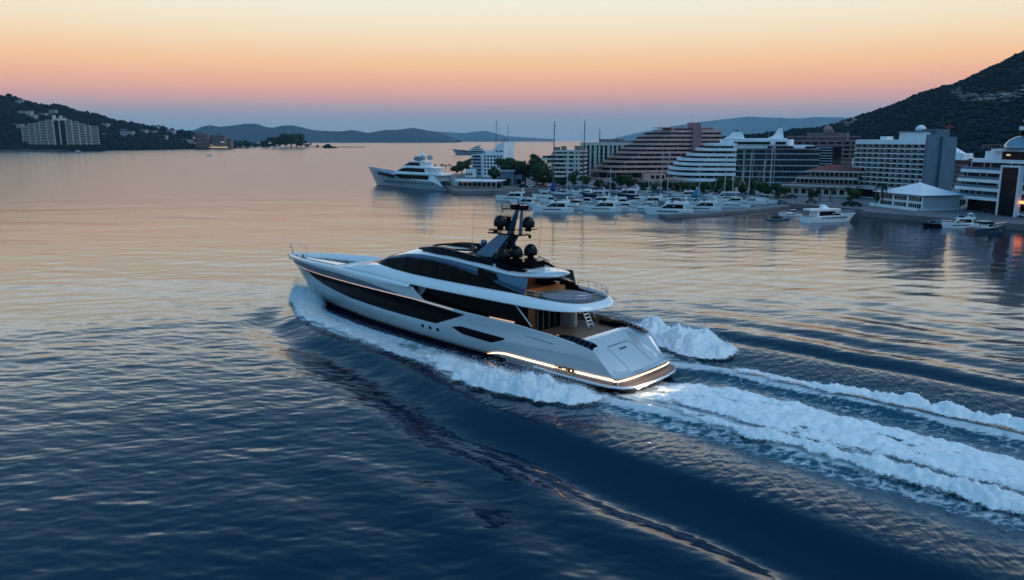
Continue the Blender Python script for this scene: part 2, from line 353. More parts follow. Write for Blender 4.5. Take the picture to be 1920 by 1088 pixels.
# ================= foam (standing, billowing foam of the wake) =================
def foam_mat():
    m = bpy.data.materials.new('sea foam'); m.use_nodes = True; t = m.node_tree; b = t.nodes['Principled BSDF']
    b.inputs['Base Color'].default_value = (.84, .90, .93, 1); b.inputs['Roughness'].default_value = .9; b.inputs['Subsurface Weight'].default_value = .12; b.inputs['Subsurface Radius'].default_value = (.5, .8, 1.0); b.inputs['Subsurface Scale'].default_value = .35; b.inputs['Specular IOR Level'].default_value = .1
    co = N(t, 'ShaderNodeTexCoord').outputs['Object']
    n = N(t, 'ShaderNodeTexNoise'); n.inputs['Scale'].default_value = 2.6; n.inputs['Detail'].default_value = 10; n.inputs['Roughness'].default_value = .72; t.links.new(co, n.inputs[0])
    bp = N(t, 'ShaderNodeBump'); bp.inputs['Distance'].default_value = .10; t.links.new(n.outputs[0], bp.inputs['Height']); t.links.new(bp.outputs[0], b.inputs['Normal'])
    n2 = N(t, 'ShaderNodeTexNoise'); n2.inputs['Scale'].default_value = 4.5; n2.inputs['Detail'].default_value = 6; n2.inputs['Roughness'].default_value = .7; t.links.new(co, n2.inputs[0])
    a = N(t, 'ShaderNodeAttribute'); a.attribute_name = 'cover'
    al = N(t, 'ShaderNodeMapRange', interpolation_type='SMOOTHSTEP'); al.inputs[1].default_value = .38; al.inputs[2].default_value = .62
    t.links.new(mth(t, 'ADD', mth(t, 'MULTIPLY', n2.outputs[0], .7), mth(t, 'MULTIPLY', mth(t, 'SUBTRACT', a.outputs['Fac'], .38), 1.0)), al.inputs[0])
    t.links.new(al.outputs[0], b.inputs['Alpha'])
    cm = N(t, 'ShaderNodeMix', data_type='RGBA'); cm.inputs[6].default_value = (.26, .52, .66, 1); cm.inputs[7].default_value = (.86, .91, .94, 1)
    cf = N(t, 'ShaderNodeMapRange'); cf.inputs[1].default_value = .05; cf.inputs[2].default_value = .65; t.links.new(mth(t, 'ADD', a.outputs['Fac'], mth(t, 'MULTIPLY', mth(t, 'SUBTRACT', n.outputs[0], .5), .6)), cf.inputs[0])
    t.links.new(cf.outputs[0], cm.inputs[0]); t.links.new(cm.outputs[2], b.inputs['Base Color'])
    return m
M_FOAM = foam_mat()
def grid_mesh(name, co, nr, nc, keep, attrs, mat, **kw):
    i = np.arange(nr - 1)[:, None]; j = np.arange(nc - 1)[None, :]
    q = np.stack([i * nc + j, i * nc + j + 1, (i + 1) * nc + j + 1, (i + 1) * nc + j], -1).reshape(-1, 4)
    q = q[keep.ravel()[q].any(1)]
    used = np.unique(q); mp = np.zeros(nr * nc, int); mp[used] = np.arange(len(used)); q = mp[q]; co = co.reshape(-1, 3)[used]
    me = bpy.data.meshes.new(name); me.vertices.add(len(co)); me.vertices.foreach_set('co', co.ravel().astype(np.float32))
    me.loops.add(q.size); me.loops.foreach_set('vertex_index', q.ravel().astype(np.int32))
    me.polygons.add(len(q)); me.polygons.foreach_set('loop_start', (np.arange(len(q)) * 4).astype(np.int32))
    me.update(calc_edges=True); me.polygons.foreach_set('use_smooth', np.ones(len(q), bool))
    for nm, arr in attrs.items():
        a = me.attributes.new(nm, 'FLOAT', 'POINT'); a.data.foreach_set('value', arr.ravel()[used].astype(np.float32))
    me.materials.append(mat); o = bpy.data.objects.new(name, me); C.objects.link(o); return tag(o, **kw)
DROPS = []
def foam_patch(u0, u1, v0, v1, res, env, seed, sc=1.4, lean=0, drops=0, dspread=.5, **kw):
    us = np.arange(u0, u1, res); vs = np.arange(v0, v1, res); U, V = np.meshgrid(us, vs, indexing='ij')
    e = env(U, V); 
    wu = U + .5 * fbm(U / 1.3, V / 1.3, 3, seed); wv = V + .5 * fbm(U / 1.3 + 9, V / 1.3, 3, seed + 1)
    b = .75 * np.clip(np.abs(perlin(wu / (sc * 1.6), wv / (sc * 1.6), seed + 2)) * 1.9, 0, 1) ** .8 + .55 * np.clip(billow(wu / (sc * .6), wv / (sc * .6), 4, seed + 5, .5) * 1.0, 0, 1.3)
    edge = e + .28 * fbm(U / 1.1, V / .9, 5, seed + 7, .6) * (e > .01) * np.clip(e, .15, .8)
    X = YO[0] + U * yex[0] + V * yey[0]; Y = YO[1] + U * yex[1] + V * yey[1]
    h, _, _, _ = water_height(X, Y, np.full_like(X, .2))
    fine = fbm(U / .55, V / .42, 4, seed + 9, .6)
    up = np.clip(edge, 0, None) * (.62 + .42 * b) + .045 * fine * np.clip(e * 3, 0, 1)
    Z = h - .06 + up * 1.0
    thick = edge * 1.0
    cover = np.clip(edge * 1.5 + .12 * fine, 0, 1)
    k = e > .02
    grid_mesh('foam', np.stack([X, Y, Z], -1), len(us), len(vs), k, {'cover': cover}, M_FOAM, kind='stuff', **kw)
    if drops:
        pr = (np.clip(e, 0, 1.5) ** 1.2 * (1.4 - np.clip(e, 0, 1.2))).ravel(); pr = np.clip(pr, 0, None); pr /= pr.sum(); r = np.random.default_rng(seed)
        idx = r.choice(len(pr), drops, p=pr)
        p = np.stack([X, Y, Z], -1).reshape(-1, 3)[idx]; ee = e.ravel()[idx]
        p = p + np.stack([r.normal(0, .14, drops), r.normal(0, .14, drops), r.exponential(1, drops) * dspread * (.12 + .35 * ee) - .03], -1)
        DROPS.append((p, np.abs(r.normal(0, .014, drops)) + .010))
outer_f = lambda u: np.interp(u, [-4, 0, 7, 11, 17, 22, 30, 38, 45, 57, 60], [6.0, 11.2, 13.6, 13.3, 11.4, 10.9, 10.4, 9.6, 8.6, 2.4, 0])
def lump(u, v, uc, vc, ru, rv): return np.clip(1 - ((u - uc) / ru) ** 2 - ((v - vc) / rv) ** 2, 0, 1)
def env_centre(u, v):
    wd = np.interp(u, [-200, -30, -14, -4, 0, 2], [4.8, 3.5, 4.1, 4.1, 3.2, 2.2]); d = np.abs(v - 1.3 - .3 * perlin(u / 5, u * 0, 31))
    age = np.interp(u, [-60, -14, -5, -1, 1.2], [.62, .72, .6, .36, .0])
    return sst(wd + .6, wd - 1.8, d) * age * (.84 + .35 * perlin(u / 5, v / 1.4, 33) + .28 * perlin(u / 3, v / .6, 34))
foam_patch(-120, 1.5, -4.5, 7, .13, env_centre, 40, 1.8, drops=26000, dspread=.25, label='broad smooth white foam trail churned up behind the stern of the large yacht', cat='foam')
def env_ridge(side, amp, vc0):
    def e(u, v):
        vc = side * np.interp(u, [-120, -30, -10, 3], [9.5, vc0 + (1.2 if side < 0 else 0.4), vc0 + .2, vc0 - .4])
        a = np.interp(u, [-120, -30, -18, -8, 1, 4], [.8, 1.0, .8, .45, .15, 0]) * amp
        return np.clip(gau(v - vc, .5 * perlin(u / 3.1, u * 0, 51), .95 + .25 * perlin(u / 2.3, u * 0, 52)) * a * (1 + .35 * perlin(u / 2.2, v / 3, 53)) - .06, 0, 2)
    return e
foam_patch(-120, 4, 3.5, 12, .12, env_ridge(1, 1.0, 6.6), 60, .9, drops=30000, dspread=.4, label='narrow ragged foam crest on the near side of the wake', cat='foam')
foam_patch(-120, 4, -13, -4, .12, env_ridge(-1, 1.15, 6.9), 80, 1.1, drops=14000, dspread=.4, label='narrow ragged foam crest on the far side of the wake', cat='foam')
def env_near(u, v):
    o = outer_f(u); a = np.interp(u, [-1.5, .5, 4, 9, 14, 20, 24], [0, 1.5, 2.0, 1.6, .9, .4, 0])
    return sst(.3, -1.4, v - o + .8 * perlin(u / 1.6, v / 4, 91)) * sst(-5.2, -2.6, v - o) * a * (.85 + .4 * perlin(u / 2.6, v / 2.6, 92))
foam_patch(-2, 25, 4, 15, .09, env_near, 90, 1.3, drops=34000, dspread=.45, label='thick billow of white spray thrown up beside the near hull side', cat='foam')
def env_far(u, v):
    e = lump(u, v, 5, -13.2, 5.5, 4.3) * 1.6 + lump(u, v, 0.8, -12, 4.4, 3.6) * 1.5 + lump(u, v, 10, -12.5, 5, 4) * 1.3
    return np.clip(e * (.8 + .4 * perlin(u / 2.4, v / 2.4, 95)), 0, 2.1) 
foam_patch(-5, 17, -19, -7, .10, env_far, 94, 1.3, drops=20000, dspread=.5, label='rounded billow of white spray beyond the far quarter of the hull', cat='foam')
def env_bow(u, v):
    o = outer_f(u); a = np.interp(u, [20, 28, 40, 48, 54, 58, 59], [0, .5, .7, 1.3, 2.1, 1.6, 0])
    w = np.interp(u, [20, 40, 50, 58], [1.6, 2.2, 4.5, 3.0])
    return sst(.2, -1.0, v - o + .5 * perlin(u / 1.8, v / 4, 97)) * sst(-w - .8, -w + .8, v - o) * a * (.8 + .4 * perlin(u / 2.2, v / 2.2, 98))
foam_patch(20, 60, .2, 12, .10, env_bow, 96, 1.0, drops=60000, dspread=.75, label='bow wave of white spray curling away from the near side of the bow', cat='foam')
def env_bowf(u, v): return env_bow(u, -v)
foam_patch(30, 60, -12, -.2, .16, env_bowf, 99, 1.0, drops=2500, dspread=.5, label='bow wave of white spray on the hidden far side of the bow', cat='foam')
def make_drops():
    p = np.vstack([a for a, _ in DROPS]); s = np.concatenate([b for _, b in DROPS]); n = len(p)
    tet = np.array([[1, 1, 1], [1, -1, -1], [-1, 1, -1], [-1, -1, 1]]) / 1.7
    co = (p[:, None] + tet[None] * s[:, None, None]).reshape(-1, 3); base = np.arange(n)[:, None, None] * 4
    f = (np.array([[0, 1, 2], [0, 3, 1], [0, 2, 3], [1, 3, 2]])[None] + base).reshape(-1, 3)
    me = bpy.data.meshes.new('spray'); me.vertices.add(len(co)); me.vertices.foreach_set('co', co.ravel().astype(np.float32))
    me.loops.add(f.size); me.loops.foreach_set('vertex_index', f.ravel().astype(np.int32)); me.polygons.add(len(f)); me.polygons.foreach_set('loop_start', (np.arange(len(f)) * 3).astype(np.int32))
    me.update(calc_edges=True); me.materials.append(pmat('spray drops', (.8, .88, .92), .6))
    o = bpy.data.objects.new('spray', me); C.objects.link(o); tag(o, kind='stuff', label='fine flying droplets of spray over the bow wave and wake', cat='spray')
make_drops()
# ================= materials for boats =================
M_HULL = pmat('silver hull paint', (.57, .62, .65), .18, .2, coat=.8)
M_WHITE = pmat('white boat paint', (.82, .85, .87), .18, coat=.6)
M_BLUE = pmat('dark metallic blue paint', (.028, .10, .18), .22, .3, coat=.4)
M_DGLASS = pmat('dark tinted glass', (.0015, .002, .003), .05, spec=.06)
M_BLACK = pmat('gloss black paint', (.0015, .002, .004), .15, spec=.08)
M_TEAK = pmat('teak deck', (.17, .13, .11), .55, var=.25, vscale=3, stretch=(.6, 12, 1))
M_TEAKD = pmat('weathered teak deck', (.13, .115, .11), .55, var=.2, vscale=3, stretch=(.6, 12, 1))
M_WOOD = pmat('varnished wood panel', (.20, .085, .035), .3, var=.4, vscale=2)
M_STEEL = pmat('polished steel', (.55, .58, .62), .2, 1.0)
M_GREYU = pmat('grey upholstery', (.20, .22, .25), .8)
M_WARM = pmat('warm led strip', (1, .8, .6), .4, emis=(1., .56, .30), estr=4)
M_WARM2 = pmat('soft warm emission', (1, .7, .5), .4, emis=(1., .50, .30), estr=.4)
M_UNDER = pmat('underwater floodlight', (1, .9, .8), .4, emis=(1., .80, .62), estr=4)
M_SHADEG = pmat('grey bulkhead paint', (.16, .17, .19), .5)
M_CAPSHADE = pmat('painted undercap shade', (.075, .14, .20), .3, .2)
M_SEAM = pmat('dark panel seam', (.02, .03, .04), .6)

yacht = empty('motor_yacht', (YO[0], YO[1], 0), YH, 'huge silver motor yacht with black domes on its mast, speeding across the foreground', 'yacht')
BZ = ([-1.5, -1, 0, 1, 2.5, 4, 8], [2.9, 3.5, 4.25, 4.65, 4.85, 4.92, 4.92])
def xs_(z): return 53.2 + 7.3 * np.clip(z / 6.1, 0, 1.2) ** .92 + 2.0 * np.minimum(z, 0)
def hy(x, z):
    s = np.clip(x / xs_(z), 0, 1); p = 2.7 + 3.1 * np.clip(z / 5, 0, 1); a = 1 - .10 * np.clip((12 - x) / 12, 0, 1) ** 2
    return np.interp(z, *BZ) * a * np.maximum(1 - s ** p, 0) ** .93
ZTX = [-.2, .3, 1.0, 2.3, 3.0, 4.2, 6.9, 11.5, 19, 25.5, 27.4, 31, 42, 46, 53, 60.6]
ZTZ = [1.15, 1.3, 1.75, 3.25, 3.6, 3.78, 4.12, 4.42, 4.55, 4.88, 6.2, 6.35, 6.6, 6.55, 6.35, 6.05]
zt = lambda x: np.interp(x, ZTX, ZTZ)
# hull
st = np.unique(np.concatenate([np.linspace(0, 1, 70), np.linspace(0, .14, 40), np.linspace(.40, .46, 14), np.linspace(.85, 1, 40)])); NR = 26
for_side = []
for sgn in (1, -1):
    rings = []
    for s in st:
        ztop = float(zt(s * 60.4)); r = []
        for k in range(NR):
            z = -1.5 + (ztop + 1.5) * k / (NR - 1); x = s * float(xs_(z)); r.append((x, sgn * float(hy(x, z)), z))
        rings.append(r if sgn > 0 else r[::-1])
    for_side.append(rings)
g = G()
for rr_ in for_side: g.loft(rr_)
g.add([(0, 4.3, -1.5), (0, -4.3, -1.5), (0, -4.3, 1.1), (0, 4.3, 1.1)], [(0, 1, 2, 3)])
hull = g.build('hull', M_HULL, yacht, 'auto')
def hull_patch(name, xa, xb, zlo, zhi, mat, parent=yacht, off=.02, nx=60, nz=6, sides=(1, -1)):
    out = []
    for sgn in sides:
        rings = []
        for x in np.linspace(xa, xb, nx):
            a = float(np.interp(x, *zlo)); b = float(np.interp(x, *zhi))
            rings.append([(x, sgn * (float(hy(x, z)) + off), z) for z in np.linspace(a, b, nz)][::sgn])
        out.append(G().loft(rings).build(name, mat, parent, True))
    return out
zl = zt
hull_patch('hull_window', 18.9, 51.3, ([18.9, 23.3, 24.2, 31.7, 39.9, 46.8, 49.8, 51.3], [4.22, 2.62, 2.58, 2.66, 2.92, 3.62, 4.35, 4.92]), ([18.9, 27, 41, 51.3], [4.30, 4.74, 4.93, 4.99]), M_BLACK, nz=8)
hull_patch('hull_window', 13.2, 20.8, ([13.2, 15.1, 19.3, 20.8], [2.62, 1.98, 2.13, 2.62]), ([13.2, 19.5, 20.8], [2.80, 2.97, 2.68]), M_BLACK, nx=24)
for x in (25.9, 24.6, 23.3):
    hull_patch('porthole', x - .22, x + .22, ([x - .22, x - .1, x + .1, x + .22], [1.8, 1.68, 1.68, 1.8]), ([x - .22, x - .1, x + .1, x + .22], [2.0, 2.12, 2.12, 2.0]), M_BLACK, nx=6)
hull_patch('boot_stripe', 13.5, 52.6, ([13, 60], [-1.0, -1.0]), ([13.5, 20, 38, 45, 52.6], [.62, .62, .62, .75, 1.0]), M_BLACK, off=.012)
hull_patch('boot_line', 14, 50, ([14, 38, 45, 50], [.72, .72, .85, 1.08]), ([14, 38, 45, 50], [.80, .80, .93, 1.15]), M_BLACK, off=.014, nz=2)
hull_patch('bulwark_shade_band', 29.5, 57.6, ([29, 41, 58], [5.00, 5.08, 5.16]), ([29.5, 36, 42, 57.6], [5.05, 5.6, 5.8, 5.8]), M_CAPSHADE, off=.03, nz=3)  # shade and dark water reflection under the cap, painted as a darker band
hull_patch('warm_line', 20.5, 55.0, ([20, 27, 41, 56], [4.53, 4.80, 4.98, 5.06]), ([20, 27, 41, 56], [4.59, 4.86, 5.05, 5.12]), M_WARM2, off=.05, nz=2)  # thin warm line along the knuckle, weakly emissive
hull_patch('hull_seam', 7.0, 10.4, ([7, 10.4], [3.30, 3.52]), ([7, 10.4], [3.36, 3.58]), M_SEAM, off=.01, nz=2, nx=12)
hull_patch('hull_seam', 15.2, 18.0, ([15, 18], [3.58, 3.72]), ([15, 18], [3.60, 3.74]), M_SEAM, off=.01, nz=2, nx=12)
# led strip low on the quarter, continuing round the stern
zs_lo = ([-.2, 6.8, 13.2, 14.3, 15.9], [1.0, 1.02, 1.10, .98, .62]); zs_hi = ([-.2, 6.8, 13.2, 14.3, 15.9], [1.12, 1.14, 1.20, 1.06, .66])
hull_patch('light_strip', 0.3, 15.9, zs_lo, zs_hi, M_WARM, off=.085, nz=3, nx=120)
g = G(); pl = [(0.3, 4.43), (-.02, 4.1), (-.22, 3.2), (-.33, 1.6), (-.36, 0), (-.33, -1.6), (-.22, -3.2), (-.02, -4.1), (.3, -4.43)]
g.loft([[(x - .03, y * 1.005, 1.0), (x - .03, y * 1.005, 1.12)] for x, y in pl]).build('light_strip', M_WARM, yacht, True)
# stern skirt under the strip and below transom
g = G(); g.loft([[(x, y, z) for x, y in pl] for z in (-.8, .4, 1.0, 1.28)]).build('stern_skirt', M_TEAK, yacht, True)
# swim platform
plat = [(9.5, 4.72), (6, 4.95), (2.5, 4.95), (.6, 4.85), (-.6, 4.3), (-1.25, 3.2), (-1.5, 1.6), (-1.55, 0)]; plat = plat + [(x, -y) for x, y in plat[-2::-1]]
G().prism(plat[::-1], .52, .70).build('swim_platform', M_TEAK, yacht)
g = G(); g.loft([[(x, y * 1.0, .50), (x - .05, y * 1.012, .56), (x - .05, y * 1.012, .68), (x, y, .735)] for x, y in plat]); g.build('platform_rim', M_WHITE, yacht, True)
g = G(); g.loft([[(x, y * .985, .45), (x + .8, y * .93, -.3)] for x, y in plat]); g.build('platform_underside', M_BLACK, yacht, True)
# lettering over the strip
def lettering(txt, size, parent, mat, fn, name='lettering', bold=.02):
    cu = bpy.data.curves.new(name, 'FONT'); cu.body = txt; cu.size = size; cu.extrude = .012; cu.offset = bold; cu.align_x = 'CENTER'; cu.align_y = 'CENTER'
    ob = bpy.data.objects.new(name, cu); C.objects.link(ob)
    bpy.context.view_layer.update(); dg = bpy.context.evaluated_depsgraph_get()
    me = bpy.data.meshes.new_from_object(ob.evaluated_get(dg)); bpy.data.objects.remove(ob); bpy.data.curves.remove(cu)
    for v in me.vertices: v.co = Vector(fn(*v.co))
    me.name = name; me.materials.clear(); me.materials.append(mat); o = bpy.data.objects.new(name, me); C.objects.link(o)
    if parent: o.parent = parent
    return o
lettering('LWTMOL', .48, yacht, M_BLACK, lambda x, y, z: (5.6 - x * 1.15, float(hy(5.6 - x, 1.1)) + .12 + z, 1.12 + y), bold=.035)
lettering('LWTMOL', .48, yacht, M_BLACK, lambda x, y, z: (5.6 + x * 1.15, -float(hy(5.6 + x, 1.1)) - .09 - z, 1.12 + y), bold=.035)
# transom panel (slanting beach-club door) with seams and script
tl, tr, br, bl = (4.6, 3.35, 3.78), (4.6, -3.35, 3.78), (.75, -3.95, 1.32), (.75, 3.95, 1.32)
def tp(a, b, o=0.):     # a across 0..1 port->starboard, b down
    p = np.array(tl) * (1 - a) * (1 - b) + np.array(tr) * a * (1 - b) + np.array(br) * a * b + np.array(bl) * (1 - a) * b
    bow_ = .55 * (1 - (2 * a - 1) ** 2) * b - .35 * (1 - (2 * a - 1) ** 2) * (1 - b) * -1
    n = np.array([-.53, 0, .84]); return tuple(p + np.array([-bow_, 0, 0]) + n * (o + .10 * math.sin(math.pi * b)))
G().loft([[tp(a, b) for a in np.linspace(0, 1, 17)] for b in np.linspace(0, 1, 10)]).build('transom_panel', M_HULL, yacht, True)
G().loft([[tp(a, 1.0, .0) for a in np.linspace(0, 1, 17)], [(float(-.30 + .30 * abs(2 * a - 1) ** 3), 4.25 * (1 - 2 * a), 1.27) for a in np.linspace(0, 1, 17)]]).build('transom_sill', M_HULL, yacht, True)
def seam(pts, wd, name='door_seam', mat=M_SEAM, par=yacht):
    g = G(); pts = [np.array(p) for p in pts]
    for a, b in zip(pts[:-1], pts[1:]):
        d = (b - a) / np.linalg.norm(b - a); s = np.array([-d[1], d[0]]) * wd
        g.add([tp(*(a + s), .02), tp(*(a - s), .02), tp(*(b - s), .02), tp(*(b + s), .02)], [(0, 1, 2, 3)])
    return g.build(name, mat, par)
seam([(.27, .30), (.45, .29), (.75, .30)], .009)
seam([(.26, .33), (.27, .6), (.285, .93)], .003); seam([(.76, .32), (.765, .6), (.775, .93)], .003); seam([(.03, .12), (.06, .95), (.28, .965)], .003); seam([(.97, .1), (.955, .8)], .003)
lettering('Lwtmol', .34, yacht, M_SEAM, lambda x, y, z: tp(.50 + x / 7.3, .42 - y / 4.4, .03 + z), bold=.003)
# quarter fashion pieces: hull sides to transom
for sgn in (1, -1):
    g = G(); rings = []
    for x in np.linspace(0.15, 4.6, 16):
        zo = float(zt(x)); t_ = (x - .75) / 3.85; zi = 1.32 + 2.46 * t_ + .0; yi = (3.95 - .6 * t_) * 1.0; yo = float(hy(x, zo))
        zi = min(zi, zo + .1); rings.append([(x, sgn * yo, zo), (x, sgn * (yo - .12), zo + .05), (x, sgn * (yi + .25), zo * .5 + zi * .5 + .06), (x, sgn * yi, zi - .05)][::sgn])
    g.loft(rings); g.build('quarter_wing', M_HULL, yacht, True)
    # louvred vent
    g = G(); rings = []
    for x in np.linspace(2.6, 7.2, 14):
        zo = float(zt(x)); yo = float(hy(x, zo)); wv_ = .55 * math.sin(math.pi * min(1, (7.4 - x) / 4.4) ** .6 * .5) + .1
        rings.append([(x, sgn * (yo - .02), zo + .04), (x, sgn * (yo - .25), zo + .26 * min(1, (7.4 - x) / 2)), (x, sgn * (yo - .25 - wv_), zo + .32 * min(1, (7.4 - x) / 2))][::sgn])
    vent = g.loft(rings).build('side_vent', M_BLACK, yacht, True)
    for k in range(5):
        x = 3.0 + k * .55; zo = float(zt(x)); yo = float(hy(x, zo))
        G().hexa([(x, sgn * (yo - .02), zo + .1), (x + .12, sgn * (yo - .02), zo + .1), (x + .3, sgn * (yo - .8), zo + .36), (x + .18, sgn * (yo - .8), zo + .36)],
            [(x, sgn * (yo - .02), zo + .16), (x + .12, sgn * (yo - .02), zo + .16), (x + .3, sgn * (yo - .8), zo + .42), (x + .18, sgn * (yo - .8), zo + .42)]).build('louvre', M_BLUE, vent)
    # stair slot beside transom panel
    G().hexa([(5.0, sgn * 3.45, 3.5), (5.0, sgn * 3.75, 3.5), (.9, sgn * 4.25, 1.2), (.9, sgn * 3.98, 1.2)], [(5.0, sgn * 3.32, 4.0), (5.0, sgn * 3.85, 4.02), (.9, sgn * 4.22, 1.50), (.9, sgn * 4.02, 1.50)]).build('stair_slot', M_BLACK, yacht)
# bulwark cap
def edge_path(off, zoff, xa, xb, n=70, k=1.):
    pts = []
    for x in np.linspace(xa, xb, n):
        z = float(zt(x)); pts.append((x, max(float(hy(x, z)) - off, 0.02), z + zoff))
    return pts
for sgn in (1, -1):
    rings = []
    for x in np.concatenate([np.linspace(27.6, 55, 60), np.linspace(55.4, 60.45, 30)]):
        z = float(zt(x)); th_b = np.interp(x, [27.5, 33, 40, 60], [.25, .65, .78, .38])
        y0_ = lambda dz, o: max(float(hy(x, z - dz)) + o, .03 if o > 0 else .0)
        r = [(x, y0_(th_b, .02), z - th_b), (x, y0_(th_b * .85, .13), z - th_b * .85), (x, y0_(.15, .15), z - .12), (x, max(y0_(0, .05), .02), z + .03), (x, max(float(hy(x, z)) - .28, 0), z + .04), (x, max(float(hy(x, z)) - .34, 0), z - .9)]
        rings.append([(a, sgn * b, c_) for a, b, c_ in r][::sgn])
    G().loft(rings, caps=False).build('bulwark_cap', M_WHITE, yacht, True)
for sgn in (1, -1):      # aft bulwark rail cap and inner teak skin
    G().tube([(a, sgn * b, c_) for a, b, c_ in edge_path(.03, .01, 4.4, 27.2, 40)], .045, 6).build('bulwark_rail', M_STEEL if sgn < 0 else M_WHITE, yacht, True)
    rings = [[(x, sgn * (float(hy(x, zt(x))) - .12), float(zt(x)) + .01), (x, sgn * (float(hy(x, zt(x))) - .30), float(zt(x)) + .01), (x, sgn * (float(hy(x, zt(x))) - .33), 3.3)][::sgn] for x in np.linspace(4.6, 27.4, 40)]
    G().loft(rings).build('bulwark_lining', M_TEAK, yacht)
# decks
fd = [(x, float(hy(x, 5.6)) - .1) for x in np.linspace(34, 59.0, 26)]
G().prism([(x, y) for x, y in fd] + [(x, -y) for x, y in fd[::-1]], 5.45, 5.62).build('foredeck', M_TEAKD, yacht)
G().prism([(4.4, 4.2), (11, 4.55), (11, -4.55), (4.4, -4.2)], 3.30, 3.46).build('cockpit_deck', M_TEAK, yacht)
md = [(x, float(hy(x, 4.2)) - .2) for x in np.linspace(10.9, 30, 16)]
G().prism([(x, y) for x, y in md] + [(x, -y) for x, y in md[::-1]], 3.6, 3.72).build('side_deck', M_TEAK, yacht)
G().add([(4.3, -3.5, 3.40), (4.3, 3.5, 3.40), (4.55, 3.4, 3.85), (4.55, -3.4, 3.85), (5.0, -3.4, 3.85), (5.0, 3.4, 3.85), (5.1, 3.4, 3.4), (5.1, -3.4, 3.4)], [(0, 1, 2, 3), (3, 2, 5, 4), (4, 5, 6, 7)]).build('cockpit_coaming', M_WHITE, yacht)
# cockpit recessed locker on starboard bulwark
G().box(5.2, 8.2, -4.05, -3.95, 3.5, 4.0).build('locker', M_BLACK, yacht)
# main deck house (glass sides)
def side_sheet(name, pts_lo, pts_hi, mat, par=yacht, n=2, smooth=True):
    for sgn in (1, -1):
        rings = []
        for (a, b) in zip(pts_lo, pts_hi): rings.append([tuple(np.array(a) * (1 - t_) + np.array(b) * t_) for t_ in np.linspace(0, 1, n)])
        rings = [[(p[0], sgn * p[1], p[2]) for p in r][::sgn] for r in rings]
        o = G().loft(rings).build(name, mat, par, smooth)
    return o
xsn = np.linspace(0, 1, 14)
lo = [(10.6 + t_ * 17.2, 3.75 + .35 * t_, 4.25 + .45 * t_) for t_ in xsn]; hi = [(13.2 + t_ * 12.6, 3.55 + .45 * t_, 6.35) for t_ in xsn]
side_sheet('saloon_window', lo, hi, M_DGLASS)
lo2 = [(a, b + .02, c_) for a, b, c_ in lo]; lo3 = [(a, b - .1, 3.7) for a, b, c_ in lo]
side_sheet('saloon_sill', lo3, lo2, M_BLACK)
for sgn in (1, -1):
    G().tube([(10.5, sgn * 3.82, 4.22), (13.1, sgn * 3.62, 6.3)], .07, 5).build('window_frame', M_WHITE, yacht)
    # fashion plate closing the walkway forward
    G().add([(25.6, sgn * 4.0, 6.3), (27.6, sgn * 4.75, 4.7), (27.6, sgn * 4.1, 3.7), (27.6, sgn * 3.6, 6.3)], [(0, 1, 2), (0, 2, 3)]).build('walkway_screen', M_HULL, yacht)
# aft bulkhead of the saloon
G().box(11.0, 11.15, .55, 3.6, 3.46, 6.3).build('aft_bulkhead', M_WOOD, yacht)
ab = G().box(10.85, 11.0, -.9, 2.6, 3.47, 5.95).build('sliding_door', M_DGLASS, yacht)
for y in (2.6, 1.75, .85, -.05, -.95): G().box(10.80, 10.84, y - .05, y + .05, 3.48, 5.95).build('door_frame', M_STEEL, ab)
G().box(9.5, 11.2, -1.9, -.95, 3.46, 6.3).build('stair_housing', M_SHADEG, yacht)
G().box(9.42, 9.5, -1.95, -1.5, 3.46, 6.3).build('stair_housing_edge', M_HULL, yacht)
G().box(10.9, 11.1, -3.7, -1.9, 3.46, 6.3).build('aft_bulkhead', M_WOOD, yacht)
g = G()
for k in range(8): g.box(8.1 + .17 * k, 8.32 + .17 * k, -2.75, -2.05, 3.7 + .32 * k, 3.75 + .32 * k)
sta = g.build('outside_stairs', M_STEEL, yacht)
for y in (-2.03, -2.78):
    G().tube([(8.0, y, 3.5), (9.5, y, 6.4)], .05, 6).build('stringer', M_STEEL, sta)
    G().tube([(7.8, y, 4.4), (9.1, y, 6.9)], .03, 6).build('handrail', M_STEEL, sta)
# warm light niche in the walkway
G().box(12.2, 15.6, 4.42, 4.50, 4.42, 4.55).build('courtesy_light', M_WARM2, yacht)
# upper-deck fascia band, one sweep around the deck
half = [(41.8, 3.95), (39, 4.15), (36, 4.3), (33, 4.38), (28, 4.45), (22, 4.5), (16, 4.5), (11, 4.45), (9, 4.3), (7.5, 3.95), (6.3, 3.3), (5.5, 2.4), (5.1, 1.2), (5.0, 0)]
def catm(pts, n=6):
    out = []; P_ = [np.array(p, float) for p in pts]
    for i in range(len(P_) - 1):
        p0 = P_[max(i - 1, 0)]; p1 = P_[i]; p2 = P_[i + 1]; p3 = P_[min(i + 2, len(P_) - 1)]
        for k in range(n):
            t_ = k / n; out.append(.5 * ((2 * p1) + (-p0 + p2) * t_ + (2 * p0 - 5 * p1 + 4 * p2 - p3) * t_ ** 2 + (-p0 + 3 * p1 - 3 * p2 + p3) * t_ ** 3))
    out.append(P_[-1]); return out
path = catm(half, 6); path = path + [np.array([p[0], -p[1]]) for p in path[-2::-1]]
def sweep(path, prof_fn, name, mat, par=yacht):
    rings = []; n = len(path)
    for i, p in enumerate(path):
        t_ = path[min(i + 1, n - 1)] - path[max(i - 1, 0)]; t_ = t_ / np.linalg.norm(t_); nn = np.array([-t_[1], t_[0]])
        if nn @ (p - np.array([25, 0])) < 0 and p[0] > 8 and nn[1] * p[1] < 0: nn = -nn
        if p[0] <= 8 and nn[0] > 0: nn = -nn
        rings.append([(p[0] + nn[0] * o, p[1] + nn[1] * o, z) for o, z in prof_fn(p[0])])
    return G().loft(rings).build(name, mat, par, 'auto')
